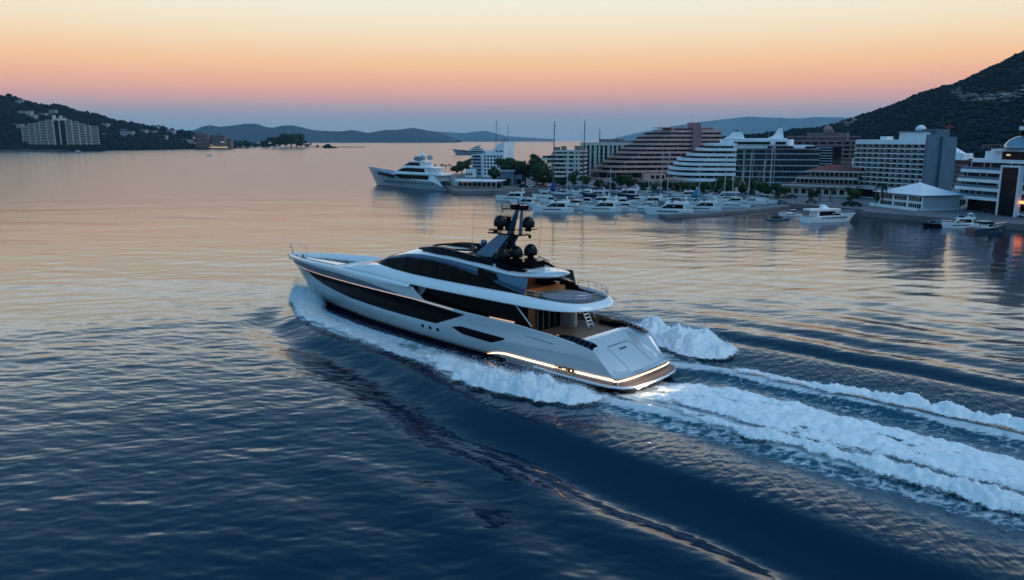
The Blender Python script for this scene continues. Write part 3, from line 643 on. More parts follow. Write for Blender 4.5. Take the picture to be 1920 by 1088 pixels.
zb = lambda x: float(np.interp(x, [5, 10, 25, 35, 42], [6.22, 6.22, 6.22, 6.35, 6.5]))
hb = lambda x: float(np.interp(x, [5, 8, 12, 20, 28, 35, 39, 41.8], [.62, .85, 1.02, 1.02, 1.06, 1.30, .75, .15]))
def band_prof(x):
    z, h = zb(x), hb(x); return [(-.75, z + .02), (-.25, z - .06), (.10, z + .0), (.22, z + .10 * h), (.20, z + .25 * h), (.02, z + .62 * h), (-.28, z + .92 * h), (-.42, z + h), (-.52, z + h), (-.56, z + h - .3)]
sweep(path, band_prof, 'deck_fascia', M_WHITE)
inner = [p for p in path if p[0] < 36]
def inset(pp, d):
    out = []; n = len(pp)
    for i, p in enumerate(pp):
        t_ = pp[min(i + 1, n - 1)] - pp[max(i - 1, 0)]; t_ = t_ / np.linalg.norm(t_); nn = np.array([-t_[1], t_[0]]); c_ = np.array([20., 0]) - p
        if nn @ c_ < 0: nn = -nn
        out.append(tuple(p + nn * d))
    return out
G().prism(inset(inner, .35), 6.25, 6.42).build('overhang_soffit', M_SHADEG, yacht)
G().prism(inset(inner, .50), 6.45, 6.62).build('upper_deck', M_TEAKD, yacht)
# aft sun lounge pad on the upper deck (pale oval)
ov = [(9.3 + 2.6 * math.cos(a), 2.4 * math.sin(a)) for a in np.linspace(0, 2 * math.pi, 40, endpoint=False)]
G().prism(ov, 6.62, 6.98).build('sun_pad', M_GREYU, yacht)
G().box(11.6, 12.6, -2.6, 2.2, 6.62, 7.3).build('sofa', pmat('orange lit upholstery', (.42, .15, .04), .6), yacht)
# foredeck superstructure nose
rings = []
for x, wdt, ze, zc_ in [(46.3, 1.9, 5.62, 5.66), (45.2, 2.6, 6.0, 6.2), (44, 3.0, 6.3, 6.5), (42, 3.45, 6.62, 6.8), (40, 3.8, 6.95, 7.1), (38, 4.0, 7.3, 7.42), (36, 4.0, 7.55, 7.75), (34, 4.0, 7.6, 8.0), (31, 4.0, 7.4, 8.0)]:
    r = [(x, wdt + .45, 5.5), (x, wdt + .28, ze - .35), (x, wdt, ze)] + [(x, wdt * c_, ze + (zc_ - ze) * (1 - c_ ** 2)) for c_ in (.8, .5, .2, 0, -.2, -.5, -.8)] + [(x, -wdt, ze), (x, -wdt - .28, ze - .35), (x, -wdt - .45, 5.5)]
    rings.append(r)
G().loft(rings, caps=True).build('foredeck_trunk', M_WHITE, yacht, 'auto')
# sculpted shoulder ridge on each side
for sgn in (1, -1):
    pts = [(42.2, 4.12, 6.58), (40, 4.35, 6.72), (36, 4.52, 6.80), (31, 4.72, 6.5), (27.8, 4.78, 6.22)]
    lo_ = [(42.2, 4.3, 6.4), (40, 4.62, 6.36), (36, 4.82, 6.26), (31, 4.88, 6.12), (27.8, 4.86, 6.05)]
    in_ = [(42.2, 3.7, 6.66), (40, 3.9, 6.85), (36, 4.1, 7.0), (31, 4.3, 6.8), (27.8, 4.4, 6.5)]
    rings = [[(q[0], sgn * q[1], q[2]) for q in (a, b, c_)][::sgn] for a, b, c_ in zip(catm(in_), catm(pts), catm(lo_))]
    G().loft(rings).build('shoulder', M_HULL, yacht, True)
# upper house: glass arc, blue fascia, roof
arcx = [11.3, 13.3, 16, 19.3, 22, 25.1, 29.7, 33.6, 36.2, 38.6]; arcz = [7.30, 7.55, 8.05, 8.50, 8.85, 9.05, 8.98, 8.35, 7.72, 7.35]
basez = lambda x: float(np.interp(x, [11, 20, 28, 35, 40], [7.28, 7.22, 7.26, 7.68, 7.25]))
roofe = lambda x: float(np.interp(x, [9.6, 11, 13, 18, 22, 27, 30, 33.6, 36.2, 38.6], [8.86, 8.80, 8.78, 9.28, 9.55, 9.62, 9.35, 8.60, 7.90, 7.42]))
bw = lambda x: float(np.interp(x, [10, 30, 34, 36.5, 38.6], [3.95, 3.95, 3.7, 2.9, 1.2]))
tw = lambda x: float(np.interp(x, [10, 20, 30, 34, 36.5, 38.6], [3.40, 3.35, 3.2, 2.9, 2.3, 1.0]))
for sgn in (1, -1):
    r1 = []; r2 = []
    for x in np.linspace(11.3, 38.6, 70):
        za, zb_, zr = float(np.interp(x, arcx, arcz)), basez(x), roofe(x); f_ = lambda z: bw(x) + (tw(x) - bw(x)) * np.clip((z - zb_) / max(zr - zb_, .05), 0, 1)
        r1.append([(x, sgn * float(f_(z)), z) for z in (zb_, (zb_ + za) / 2, za)][::sgn])
        r2.append([(x, sgn * (float(f_(z)) + .05 * (z > za)), z) for z in (za, za + .02, (za + zr) / 2, zr)][::sgn])
    gl = G().loft(r1).build('upper_window', M_DGLASS, yacht, True)
    G().loft(r2).build('roof_side', M_BLUE, yacht, True)
    for x in (16.5, 19.2, 21.8, 24.4, 27, 29.6, 32.2):
        za, zb_ = float(np.interp(x, arcx, arcz)), basez(x); zr = roofe(x); yt = bw(x) + (tw(x) - bw(x)) * (za - zb_) / (zr - zb_)
        G().tube([(x - .1, sgn * (bw(x) + .02), zb_), (x + .1, sgn * (yt + .02), za)], .035, 4).build('mullion', M_BLACK, gl)
# windscreen and roof
rings = []
for x in np.concatenate([np.linspace(38.6, 30, 18), np.linspace(29, 9.7, 26)]):
    ze = roofe(x); wdt = tw(x) + (.22 if x < 30 else 0) * sst(30, 26, x); zc_ = ze + float(np.interp(x, [9.6, 13, 20, 27, 31, 38.6], [.10, .30, .35, .45, .5, .12]))
    if x < 13.5: wdt *= float(np.interp(x, [9.7, 10.0, 10.6, 11.6, 13.5], [.12, .42, .66, .86, 1.0]))
    rings.append([(x, wdt * c_, ze + (zc_ - ze) * (1 - abs(c_) ** 2.2)) for c_ in np.linspace(1, -1, 15)])
k = 12
G().loft(rings[:k + 1]).build('windscreen', M_DGLASS, yacht, True)
G().loft(rings[k:27]).build('roof', M_WHITE, yacht, True)
# sundeck overhang slab aft (pale top, blue rim, dark soffit)
ph = [(24, 3.55), (20, 3.62), (16, 3.62), (14, 3.5), (12.6, 3.1), (11.3, 2.45), (10.3, 1.6), (9.8, .8), (9.65, 0)]
pp = catm(ph, 5); pp = pp + [np.array([p[0], -p[1]]) for p in pp[-2::-1]]
zo_ = lambda x: float(np.interp(x, [9.6, 13, 18, 22, 24], [8.95, 8.90, 9.32, 9.58, 9.62]))
sweep(pp, lambda x: [(-.9, zo_(x) - .32), (-.15, zo_(x) - .25), (.08, zo_(x) - .06), (.0, zo_(x) + .03), (-.5, zo_(x) + .16), (-1.1, zo_(x) + .20)], 'overhang_rim', M_HULL)
ins = inset(pp, 1.0); G().add([(x, y, zo_(x) + .18) for x, y in ins] + [(x, y, zo_(x) - .30) for x, y in ins], [tuple(range(len(ins))), tuple(range(len(ins), 2 * len(ins)))[::-1]]).build('sun_deck', M_WHITE, yacht)
# black coaming wings around the sun deck
for sgn in (1, -1):
    rings = []
    for x in np.linspace(12.8, 29.0, 30):
        h_ = float(np.interp(x, [12.8, 14, 20, 24, 27, 29], [.22, .38, .62, .62, .42, .08])); y = float(np.interp(x, [12.8, 14, 20, 26, 29], [2.1, 2.5, 2.9, 2.6, 2.0])); z = zo_(x) + .15 + float(np.interp(x, [22, 26, 29], [0, .18, .22]))
        rings.append([(x, sgn * (y + .35), z - .1), (x, sgn * (y + .12), z + h_ * .75), (x, sgn * (y - .05), z + h_), (x, sgn * (y - .2), z + h_), (x, sgn * (y - .25), z - .1)][::sgn])
    G().loft(rings).build('coaming', M_BLACK, yacht, True)
g = G(); ringp = [(25.5 + 3.0 * math.cos(a), 1.8 * math.sin(a), 10.28 - .015 * (3 * math.cos(a)) ** 2) for a in np.linspace(0, 2 * math.pi, 33)]
g.tube(ringp, .12, 6).build('hatch_ring', M_BLACK, yacht, True)
G().prism([(22.0, 1.9), (26, 1.5), (26, -1.5), (22, -1.9), (14, -1.7), (13, -1.0), (13, 1.0), (14, 1.7)][::-1], 9.3, 9.95).build('deck_console', M_BLACK, yacht)
G().prism([(14.2, 3.1), (15.6, 3.1), (15.9, 2.7), (15.6, 2.3), (14.2, 2.3), (13.8, 2.7)][::-1], 9.1, 9.55).build('deck_pod', M_BLACK, yacht)
for k in range(5): G().box(16.1 + .05 * k, 16.35 + .05 * k, 2.2, 3.0, 9.15 + .1 * k, 9.2 + .1 * k).build('pod_vent', M_WHITE, yacht)
# dark fins beside the upper aft deck, bulkhead
for sgn in (1, -1):
    G().hexa([(13.4, sgn * 3.75, 6.6), (18, sgn * 3.75, 6.6), (18, sgn * 3.6, 9.1), (15.6, sgn * 3.5, 8.8)], [(13.4, sgn * 3.85, 6.6), (18, sgn * 3.85, 6.6), (18, sgn * 3.7, 9.1), (15.6, sgn * 3.6, 8.8)]).build('deck_fin', M_BLACK, yacht)
    G().hexa([(10.2, sgn * 3.9, 6.6), (13.4, sgn * 3.9, 6.6), (13.4, sgn * 3.86, 7.5), (11.2, sgn * 3.88, 7.25)], [(10.2, sgn * 3.98, 6.6), (13.4, sgn * 3.98, 6.6), (13.4, sgn * 3.92, 7.5), (11.2, sgn * 3.94, 7.25)]).build('deck_fin', M_BLACK, yacht)
G().box(16.5, 16.7, -3.5, 3.5, 6.6, 9.0).build('aft_bulkhead', M_WOOD, yacht)
bd = G().box(16.4, 16.5, -.2, 2.6, 6.65, 8.6).build('sliding_door', M_DGLASS, yacht)
for y in (-.2, 1.2, 2.6): G().box(16.35, 16.4, y - .06, y + .06, 6.65, 8.6).build('door_frame', M_WOOD, bd)
# rails round upper aft deck
rp = [p for p in path if p[0] < 11.5]; rp = inset(rp, .45)
rp = [(x, y, 7.0 + (hb(x) - .5) * .3) for x, y in rp]
for dz, r_ in ((.62, .035), (.32, .02)):
    G().tube([(x, y, z + dz) for x, y, z in rp], r_, 5).build('rail', M_STEEL, yacht, True)
for i in range(0, len(rp), 4): G().tube([(rp[i][0], rp[i][1], 6.55), (rp[i][0], rp[i][1], rp[i][2] + .62)], .03, 5).build('stanchion', M_STEEL, yacht)
# bow gear
G().tube([(59.0, .25, 5.9), (59.0, .25, 7.1), (59.15, .25, 7.35), (59.5, .25, 7.2), (59.55, .25, 6.9)], .06, 6).build('bow_crane', M_STEEL, yacht, True)
G().tube([(54.8, .6, 5.6), (54.8, .6, 7.6), (56.3, .9, 7.75)], .05, 6).build('bow_davit', M_STEEL, yacht)
g = G(); 
for x, y in ((57.6, .5), (57.6, -.5)): g.lathe([(.12, 0), (.28, .05), (.16, .15), (.16, .35), (.3, .42), (0.1, .5)], (x, y, 5.62), 10)
g.build('windlass', M_STEEL, yacht)
G().prism([(47.5, -.7), (55.6, -.30), (56.2, 0), (55.6, .30), (47.5, .7)], 5.62, 5.85).build('foredeck_spine', M_WHITE, yacht)
for sgn in (1, -1):
    for x in (50, 53.5): G().box(x - .25, x + .25, sgn * (float(hy(x, 5.6)) - .75) - .1, sgn * (float(hy(x, 5.6)) - .75) + .1, 5.62, 5.8).build('mooring_cleat', M_STEEL, yacht)
# mast
mast = bpy.data.objects.new('mast', None); 
def slab(pa, pb, wa, wb, ta, tb, name, mat, par):      # tapered leg from pa to pb; w along x, t along y
    pa, pb = np.array(pa), np.array(pb)
    q = lambda p, w_, t_: [(p[0] - w_, p[1] - t_, p[2]), (p[0] + w_, p[1] - t_, p[2]), (p[0] + w_, p[1] + t_, p[2]), (p[0] - w_, p[1] + t_, p[2])]
    return G().hexa(q(pa, wa, ta), q(pb, wb, tb)).build(name, mat, par)
mst = slab((19.9, 1.25, 9.7), (16.9, .65, 12.5), 1.35, .75, .16, .12, 'mast', M_BLUE, yacht)
slab((19.9, -1.25, 9.7), (16.9, -.65, 12.5), 1.35, .75, .16, .12, 'mast_leg', M_BLUE, mst)
G().prism([(19.3, .95), (18.9, 1.15), (17.2, .9), (15.2, .9), (14.7, .5), (14.7, -.5), (15.2, -.9), (17.2, -.9), (18.9, -1.15), (19.3, -.95)], 12.38, 12.52).build('mast_spreader', M_BLACK, mst)
slab((16.9, .0, 12.5), (15.9, .0, 15.0), .42, .20, .10, .07, 'mast_post', M_BLUE, mst)
slab((15.5, .0, 12.5), (15.3, .0, 15.0), .16, .12, .10, .07, 'mast_post', M_BLUE, mst)
G().prism([(18.0, 1.5), (16.8, 1.6), (14.8, -.6), (14.6, -1.6), (15.9, -1.6), (17.9, .9)][::-1], 12.86, 12.95).build('dome_shelf', M_BLACK, mst)
G().prism([(17, .5), (14.6, .5), (14.4, -.5), (16.8, -.5)][::-1], 14.98, 15.06).build('top_shelf', M_BLACK, mst)
G().box(15.9, 16.6, -.35, .35, 15.06, 15.5).build('camera_box', M_BLACK, mst)
G().box(14.7, 15.3, -.35, .35, 15.06, 15.45).build('camera_box', M_BLACK, mst)
G().tube([(15.8, 0, 15.0), (15.8, 0, 16.1)], .05, 6).build('antenna', M_BLACK, mst); G().tube([(15.2, 0, 15.0), (15.1, 0, 16.6)], .035, 6).build('antenna', M_BLACK, mst)
G().tube([(17.6, .5, 15.0), (16.6, .5, 15.05)], .06, 6).build('antenna', M_BLACK, mst); G().tube([(17.6, .5, 14.5), (17.6, .5, 15.6)], .05, 6).build('antenna', M_BLACK, mst)
G().box(19.0, 19.15, -.9, .9, 12.62, 12.78).build('radar_bar', M_BLACK, mst); G().lathe([(.2, 0), (.25, .2), (.12, .3)], (19.05, 0, 12.4), 8).build('radar_base', M_BLACK, mst)
G().box(17.3, 18.4, -.1, .1, 14.05, 14.2).build('radar_bar', M_BLACK, mst); slab((17.3, 0, 12.9), (17.1, 0, 14.2), .3, .25, .12, .1, 'radar_base', M_BLACK, mst)
G().lathe([(.14, 0), (.16, .25), (.1, .4)], (15.0, -.9, 12.0), 8).build('searchlight', M_BLACK, mst)
def dome(c, r, par=yacht, sq=1.15):
    prof = [(r * .45, -.45 * r), (r * .5, -.2 * r), (r * .93, -.12 * r)] + [(r * math.cos(a), r * .35 + r * sq * math.sin(a)) for a in np.linspace(-.25, 1.50, 10)] + [(.01, r * .35 + r * sq)]
    d_ = G().lathe(prof, c, 20).build('satellite_dome', M_BLACK2, par, True)
    G().lathe([(r * .5, 0), (r * .5, .25), (r * .3, .3)], (c[0], c[1], c[2] - .75 * r), 12).build('dome_pedestal', M_BLACK, d_)
M_BLACK2 = pmat('dark blue dome gelcoat', (.003, .005, .009), .28, spec=.22)
dome((17.3, 1.1, 13.35), .70, mst); dome((15.4, -1.1, 13.2), .68, mst)
dome((16.5, 1.6, 10.15), .72); dome((16.1, .0, 10.15), .72); dome((15.5, -1.6, 10.25), .72); dome((17.8, -1.0, 10.8), .55)
G().lathe([(.25, -.1), (.35, 0), (.36, .5), (.3, .62), (.05, .66)], (21.3, -.5, 10.7), 12).build('small_dome', M_BLUE, yacht, True)
G().tube([(21.3, -.5, 10), (21.3, -.5, 10.7)], .06, 6).build('dome_post', M_BLACK, yacht)
G().tube([(20.6, 2.0, 10.0), (20.2, 2.0, 15.2)], .03, 5, .012).build('whip_antenna', M_STEEL, yacht)
G().tube([(14.8, -2.0, 9.8), (14.3, -2.0, 14.9)], .03, 5, .012).build('whip_antenna', M_STEEL, yacht)
# low rail on the sundeck aft
G().tube([(15, -2.2, 9.4), (14.8, -2.2, 10.0), (12.9, -1.5, 9.75), (12.7, -1.4, 9.3)], .05, 6).build('rail', M_BLACK, yacht, True)
# interior glow lamps of the yacht (lit in the photograph)
def lamp(name, loc, e, col, r=.15, par=None):
    l = bpy.data.lights.new(name, 'POINT'); l.energy = e; l.color = col; l.shadow_soft_size = r; o = bpy.data.objects.new(name, l); C.objects.link(o); o.location = loc
    if par: o.parent = par
    return o
lamp('deck_lamp', (14.8, .8, 8.5), 60, (1, .55, .25), .2, yacht)
lamp('cockpit_lamp', (9.2, 1.8, 6.0), 14, (1, .62, .35), .15, yacht)
lamp('cockpit_lamp', (8.0, -1.5, 6.0), 12, (1, .62, .35), .15, yacht)
uw = G().box(-1.2, -1.0, 1.2, 2.8, .28, .36).build('stern_floodlight', M_UNDER, yacht)
lamp('stern_lamp', (-2.2, 2.2, .95), 130, (1, .82, .65), .2, yacht)
# ================= coast: terrain =================
M_FOREST = pmat('dark forest foliage', (.004, .016, .022), .9, var=.2, vscale=.03, spec=.1)
M_SOIL = pmat('wooded slope soil', (.005, .016, .020), .95, var=.4, vscale=.03, spec=.1)
M_ROCK = pmat('shore rock', (.10, .095, .09), .9, var=.4, vscale=.3, bump=.3, bscale=.8)
M_CONC = pmat('quay concrete', (.13, .135, .145), .85, var=.25, vscale=.15, bump=.03, bscale=2)
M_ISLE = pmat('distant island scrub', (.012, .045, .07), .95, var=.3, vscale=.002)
M_FARH = pmat('far hills with painted haze', (.075, .13, .17), .95, var=.2, vscale=.001)  # paler bluish base colour paints in extra haze
M_PALE = pmat('pale limestone', (.22, .22, .22), .9, var=.3, vscale=.2)

def ridge(name, pts, Yc, front, back, mat, n=260, rough=.03, zbase=-1, m=26, seed=3, **kw):
    """hill range whose crest passes the listed sight lines; a real heightfield with front and back slopes"""
    k = len(pts); YC = np.array(Yc if hasattr(Yc, '__len__') else [Yc] * k, float); FR = np.array(front if hasattr(front, '__len__') else [front] * k, float)
    q = np.array([D(a, b, y) for (a, b), y in zip(pts, YC)]); tt = np.linspace(0, k - 1, n); I = lambda v: np.interp(tt, np.arange(k), v)
    px_ = np.array([a for a, _ in pts], float); tt = np.interp(np.linspace(px_[0], px_[-1], n), px_, np.arange(k))
    X, Z, Y0, f0 = I(q[:, 0]), I(q[:, 2]), I(YC), I(FR); ts = np.linspace(-1, 1, m); co = []
    for t_ in ts:
        yy = Y0 + (t_ * f0 if t_ < 0 else t_ * back); prof = (1 - abs(t_)) ** .85
        xx = X * (yy / Y0) if t_ < 0 else X
        nz = fbm(xx / (f0.max() * .5), yy / (f0.max() * .5), 5, seed)
        z = zbase + (Z - zbase) * prof * (1 + rough * 6 * nz * min(1, 1.2 * abs(t_)))
        co.append(np.stack([xx, yy, z], -1))
    co = np.array(co); o = grid_mesh(name, co, m, n, np.ones((m, n), bool), {}, mat, **kw); return o, co
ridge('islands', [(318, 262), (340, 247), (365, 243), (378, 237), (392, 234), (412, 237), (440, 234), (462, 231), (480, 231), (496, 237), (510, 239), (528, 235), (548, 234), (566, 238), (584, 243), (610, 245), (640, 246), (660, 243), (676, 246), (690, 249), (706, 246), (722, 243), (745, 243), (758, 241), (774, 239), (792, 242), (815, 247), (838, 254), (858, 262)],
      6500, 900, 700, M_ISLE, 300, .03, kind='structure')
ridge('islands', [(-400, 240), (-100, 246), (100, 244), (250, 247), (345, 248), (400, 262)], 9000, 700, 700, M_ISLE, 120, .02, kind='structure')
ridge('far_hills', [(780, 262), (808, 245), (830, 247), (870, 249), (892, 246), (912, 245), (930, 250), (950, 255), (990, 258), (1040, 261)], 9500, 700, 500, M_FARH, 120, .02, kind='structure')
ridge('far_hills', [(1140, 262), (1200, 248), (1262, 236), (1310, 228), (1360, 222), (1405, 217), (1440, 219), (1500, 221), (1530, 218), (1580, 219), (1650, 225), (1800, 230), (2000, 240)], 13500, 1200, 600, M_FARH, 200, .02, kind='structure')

def scatter_forest(co, count, rmin, rmax, label, seed, name='forest', cond=None, squash=.8):
    r = np.random.default_rng(seed); m, n, _ = co.shape
    i = r.uniform(0, m - 1.001, count); j = r.uniform(0, n - 1.001, count); ii = i.astype(int); jj = j.astype(int); a = (i - ii)[:, None]; b = (j - jj)[:, None]
    p = (co[ii, jj] * (1 - a) + co[ii + 1, jj] * a) * (1 - b) + (co[ii, jj + 1] * (1 - a) + co[ii + 1, jj + 1] * a) * b
    k = p[:, 2] > 1.0
    if cond is not None: k &= cond(p)
    k &= r.uniform(size=count) < .55 + .6 * (fbm(p[:, 0] / 60, p[:, 1] / 60, 3, seed) + .4)
    p = p[k]; nn = len(p); rad = r.uniform(rmin, rmax, nn) * r.choice([.7, 1, 1.35], nn, p=[.3, .5, .2])
    vs, fs = ICO[0]; fs = np.array(fs); ang = r.uniform(0, 6.28, nn); ca, sa = np.cos(ang)[:, None], np.sin(ang)[:, None]
    V = vs[None] * (1 + r.uniform(-.28, .28, (nn, len(vs), 1))); V = np.stack([V[..., 0] * ca - V[..., 1] * sa, V[..., 0] * sa + V[..., 1] * ca, V[..., 2] * squash * r.uniform(.8, 1.5, (nn, 1))], -1)
    V = V * rad[:, None, None] + p[:, None] + np.array([0, 0, 1])[None, None] * rad[:, None, None] * .45
    Fc = (fs[None] + (np.arange(nn) * len(vs))[:, None, None]).reshape(-1, 3); V = V.reshape(-1, 3)
    me = bpy.data.meshes.new(name); me.vertices.add(len(V)); me.vertices.foreach_set('co', V.ravel().astype(np.float32)); me.loops.add(Fc.size); me.loops.foreach_set('vertex_index', Fc.ravel().astype(np.int32))
    me.polygons.add(len(Fc)); me.polygons.foreach_set('loop_start', (np.arange(len(Fc)) * 3).astype(np.int32)); me.update(calc_edges=True); me.materials.append(M_FOREST)
    o = bpy.data.objects.new(name, me); C.objects.link(o); tag(o, kind='stuff', label=label, cat='forest'); return o

# left headland hill
LH = [(-700, 150), (-300, 160), (-60, 172), (0, 182), (12, 180), (30, 187), (57, 193), (91, 201), (110, 200), (125, 206), (153, 214), (175, 215), (187, 223), (216, 229), (247, 234), (275, 241), (295, 242), (321, 247), (347, 249), (362, 254), (392, 264), (440, 274)]
shore = lambda px: float(np.interp(px, [-700, 0, 200, 300, 380, 436], [1540, 1560, 1640, 1740, 1925, 2040]))
lf = [float(np.interp(a, [-700, 200, 300, 380, 440], [330, 330, 250, 90, 30])) for a, _ in LH]
_, hl = ridge('hill', LH, [shore(a) + f_ for (a, _), f_ in zip(LH, lf)], lf, 400, M_SOIL, 260, .02, zbase=1.2, m=40, kind='structure')
scatter_forest(hl, 15000, 3.2, 6.0, 'dense dark woodland covering the headland on the left', 5)
def land(name, pts, z, mat, depth=3.0, world=False, **kw):
    w_ = [tuple(p) for p in pts] if world else [tuple(P(a, b, z)[:2]) for a, b in pts]
    ar = sum(w_[i][0] * w_[(i + 1) % len(w_)][1] - w_[(i + 1) % len(w_)][0] * w_[i][1] for i in range(len(w_)))
    if ar < 0: w_ = w_[::-1]
    return G().prism(w_, z - depth, z).build(name, mat, **kw)
hd_front = [P(x, y, 1.6)[:2] for x, y in [(-260, 284), (-60, 283), (0, 282), (90, 281.5), (140, 281), (220, 280.3), (300, 279), (380, 277.5), (436, 276.6), (470, 275.8), (560, 275.9), (600, 275.3), (648, 275.5)]]
hd_back = [(-430, 2290), (-520, 2270), (-640, 2280), (-740, 2260), (-800, 2350), (-2200, 2350), (-2200, 1500)]
land('headland', hd_front + hd_back, 1.6, M_ROCK, 4, world=True, kind='structure')

# right mountain
_, mt = ridge('mountain', [(1340, 262), (1440, 252), (1480, 247), (1530, 241), (1562, 238), (1600, 224), (1640, 211), (1700, 190), (1740, 171), (1800, 156), (1830, 142), (1870, 122), (1920, 98), (1990, 62), (2100, 20), (2300, -10), (2700, 40)], 1300, 700, 500, M_SOIL, 300, .02, zbase=1.2, m=60, kind='structure')
scatter_forest(mt, 34000, 1.7, 3.3, 'dark green woodland covering the mountain on the right', 6, squash=.55)
# pale outcrops and terraces on the mountain
def on_terrain(co, px, py):
    """first hit of a sight line with the terrain grid"""
    d = ray(px, py); sl_ = d[0] / d[1]; p = None
    for i in range(co.shape[0]):
        r = co[i, :, 0] / co[i, :, 1]; Y = float(np.interp(sl_, r, co[i, :, 1])); gz = float(np.interp(sl_, r, co[i, :, 2])); z = H + d[2] * Y / d[1]
        p = np.array([sl_ * Y, Y, gz])
        if gz >= z: return p
    return p
g = G(); r_ = random.Random(4)
for cx, cy, wd, n_ in [(1792, 178, 14, 14), (1798, 189, 18, 22), (1818, 193, 14, 14), (1836, 192, 8, 8), (1852, 192, 14, 14), (1874, 190, 12, 8), (1888, 191, 16, 18), (1893, 186, 10, 10), (1915, 180, 10, 10), (1570, 233, 12, 8), (1600, 230, 8, 7), (1585, 240, 14, 8)]:
    for k in range(n_):
        p = on_terrain(mt, cx + r_.gauss(0, wd * .5), cy + r_.gauss(0, 3.2)); s_ = r_.uniform(1.0, 2.2)
        g.blob((p[0], p[1] - 2, p[2] + 4.5), (s_ * 1.9, s_, s_ * .45), r_.randint(0, 9999), .35, 0)
g.build('rock_outcrop', M_PALE, kind='stuff', label='pale rock outcrops scattered high on the mountain slope', cat='rocks')
t_ = on_terrain(mt, 1843, 132); rm = empty('radio_mast', (t_[0], t_[1], t_[2]), 0, 'thin radio mast standing on the ridge of the mountain', 'mast')
G().tube([(0, 0, 0), (0, 0, 26)], .5, 5, .15).build('mast', M_BLACK, rm); G().box(-2, 2, -1, 1, 0, 6).build('hut', M_ROCK, rm)

# quay land on the right
Z0 = 1.5
qf = [P(x, y, Z0)[:2] for x, y in [(840, 352), (850, 358.5), (938, 357.5), (1000, 353), (1070, 350), (1150, 351), (1240, 355), (1330, 359), (1400, 364), (1450, 370), (1480, 381), (1560, 388), (1612, 392), (1626, 397), (1700, 403), (1760, 408), (1840, 415), (1960, 424), (2300, 450)]]
land('quay', qf + [(700, 200), (1600, 600), (1600, 2200), (420, 2200), (260, 900), (120, 640), (20, 480), (-30, 478), (-46, 460), (-46, 400)], Z0, M_CONC, 4.5, world=True, kind='structure')
land('jetty', [(1236, 401.5), (1250, 404.5), (1345, 399.5), (1420, 392.5), (1492, 384.5), (1478, 382), (1340, 396), (1250, 401.5)], .8, M_CONC, 2.5, kind='structure')
# ================= buildings =================
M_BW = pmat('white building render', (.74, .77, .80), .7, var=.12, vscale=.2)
M_BC = pmat('cream building render', (.52, .50, .48), .8, var=.15, vscale=.2)
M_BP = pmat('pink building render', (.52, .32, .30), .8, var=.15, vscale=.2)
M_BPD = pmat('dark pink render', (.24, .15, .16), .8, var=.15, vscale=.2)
M_BB = pmat('brown building render', (.20, .145, .13), .8, var=.2, vscale=.2)
M_BG = pmat('blue grey cladding', (.07, .125, .18), .5, var=.1, vscale=.3)
M_BGL = pmat('pale grey cladding', (.25, .33, .40), .5, var=.1, vscale=.3)
M_BGLASS = pmat('building glass', (.002, .004, .007), .12, spec=.25, var=.6, vscale=.35)
M_CURT = pmat('curtained glass', (.10, .13, .16), .4, var=.6, vscale=.8)
M_RED = pmat('red roof tiles', (.22, .045, .035), .7, var=.2, vscale=1)
M_LIT = pmat('lit window', (1, .7, .4), .5, emis=(1, .62, .30), estr=.4)
M_REDL = pmat('lit red sign', (1, .3, .1), .5, emis=(1, .22, .06), estr=3)
M_TENT = pmat('white tent fabric', (.72, .76, .80), .7, var=.05, vscale=1)
M_PANE = pmat('window pane', (.003, .005, .008), .1, spec=.25)
M_BGR = pmat('dark glass railing', (.05, .065, .08), .2)

class B:
    """building frame: local x along the front, y back, z up"""
    def __init__(s, name, label, pl, Yl, pr, Yr, cat='building', z=Z0 if 'Z0' in globals() else 1.5, group=None):
        a = D(pl, 262, Yl); b = D(pr, 262, Yr); s.a = a; s.b = b; s.W = math.hypot(b[0] - a[0], b[1] - a[1]); s.pl, s.pr = pl, pr; s.Yl, s.Yr = Yl, Yr
        s.z = z; s.o = empty(name, (a[0], a[1], z), math.atan2(b[1] - a[1], b[0] - a[0]), label, cat, group)
        s.c = math.cos(s.o.rotation_euler[2]); s.s = math.sin(s.o.rotation_euler[2])
    def x(s, px):      # local x where a sight column meets the front plane
        u = (px - 960) / F / cP   # ignore small vertical term
        # line a + t*(b-a), want X/Y' ratio; camera depth ~ Y*cP + 22*sP
        def f(t): 
            X = s.a[0] + t * (s.b[0] - s.a[0]); Y = s.a[1] + t * (s.b[1] - s.a[1]); return 960 + F * X / (Y * cP + 5) - px
        lo_, hi_ = -3., 4.
        for _ in range(50):
            m_ = (lo_ + hi_) / 2
            if f(m_) > 0: hi_ = m_
            else: lo_ = m_
        return lo_ * s.W
    def h(s, py, px=None):   # local height of a photo row on the front plane
        t = .5 if px is None else s.x(px) / s.W
        Y = s.Yl + t * (s.Yr - s.Yl); return D(960, py, Y)[2] - s.z
def nose(x0, x1, y0, y1, e, right=False, n=7):
    """plan polygon (counter-clockwise) with an elliptical left (and right) front end"""
    p = []
    for k in range(n + 1):
        a = math.pi - k * (math.pi / 2) / n; p.append((x0 + e + e * math.cos(a), y1 - (y1 - y0) * math.sin(a)))
    if right:
        for k in range(n + 1):
            a = math.pi / 2 - k * (math.pi / 2) / n; p.append((x1 - e + e * math.cos(a), y1 - (y1 - y0) * math.sin(a)))
    else: p += [(x1, y0), (x1, y1)]
    return p
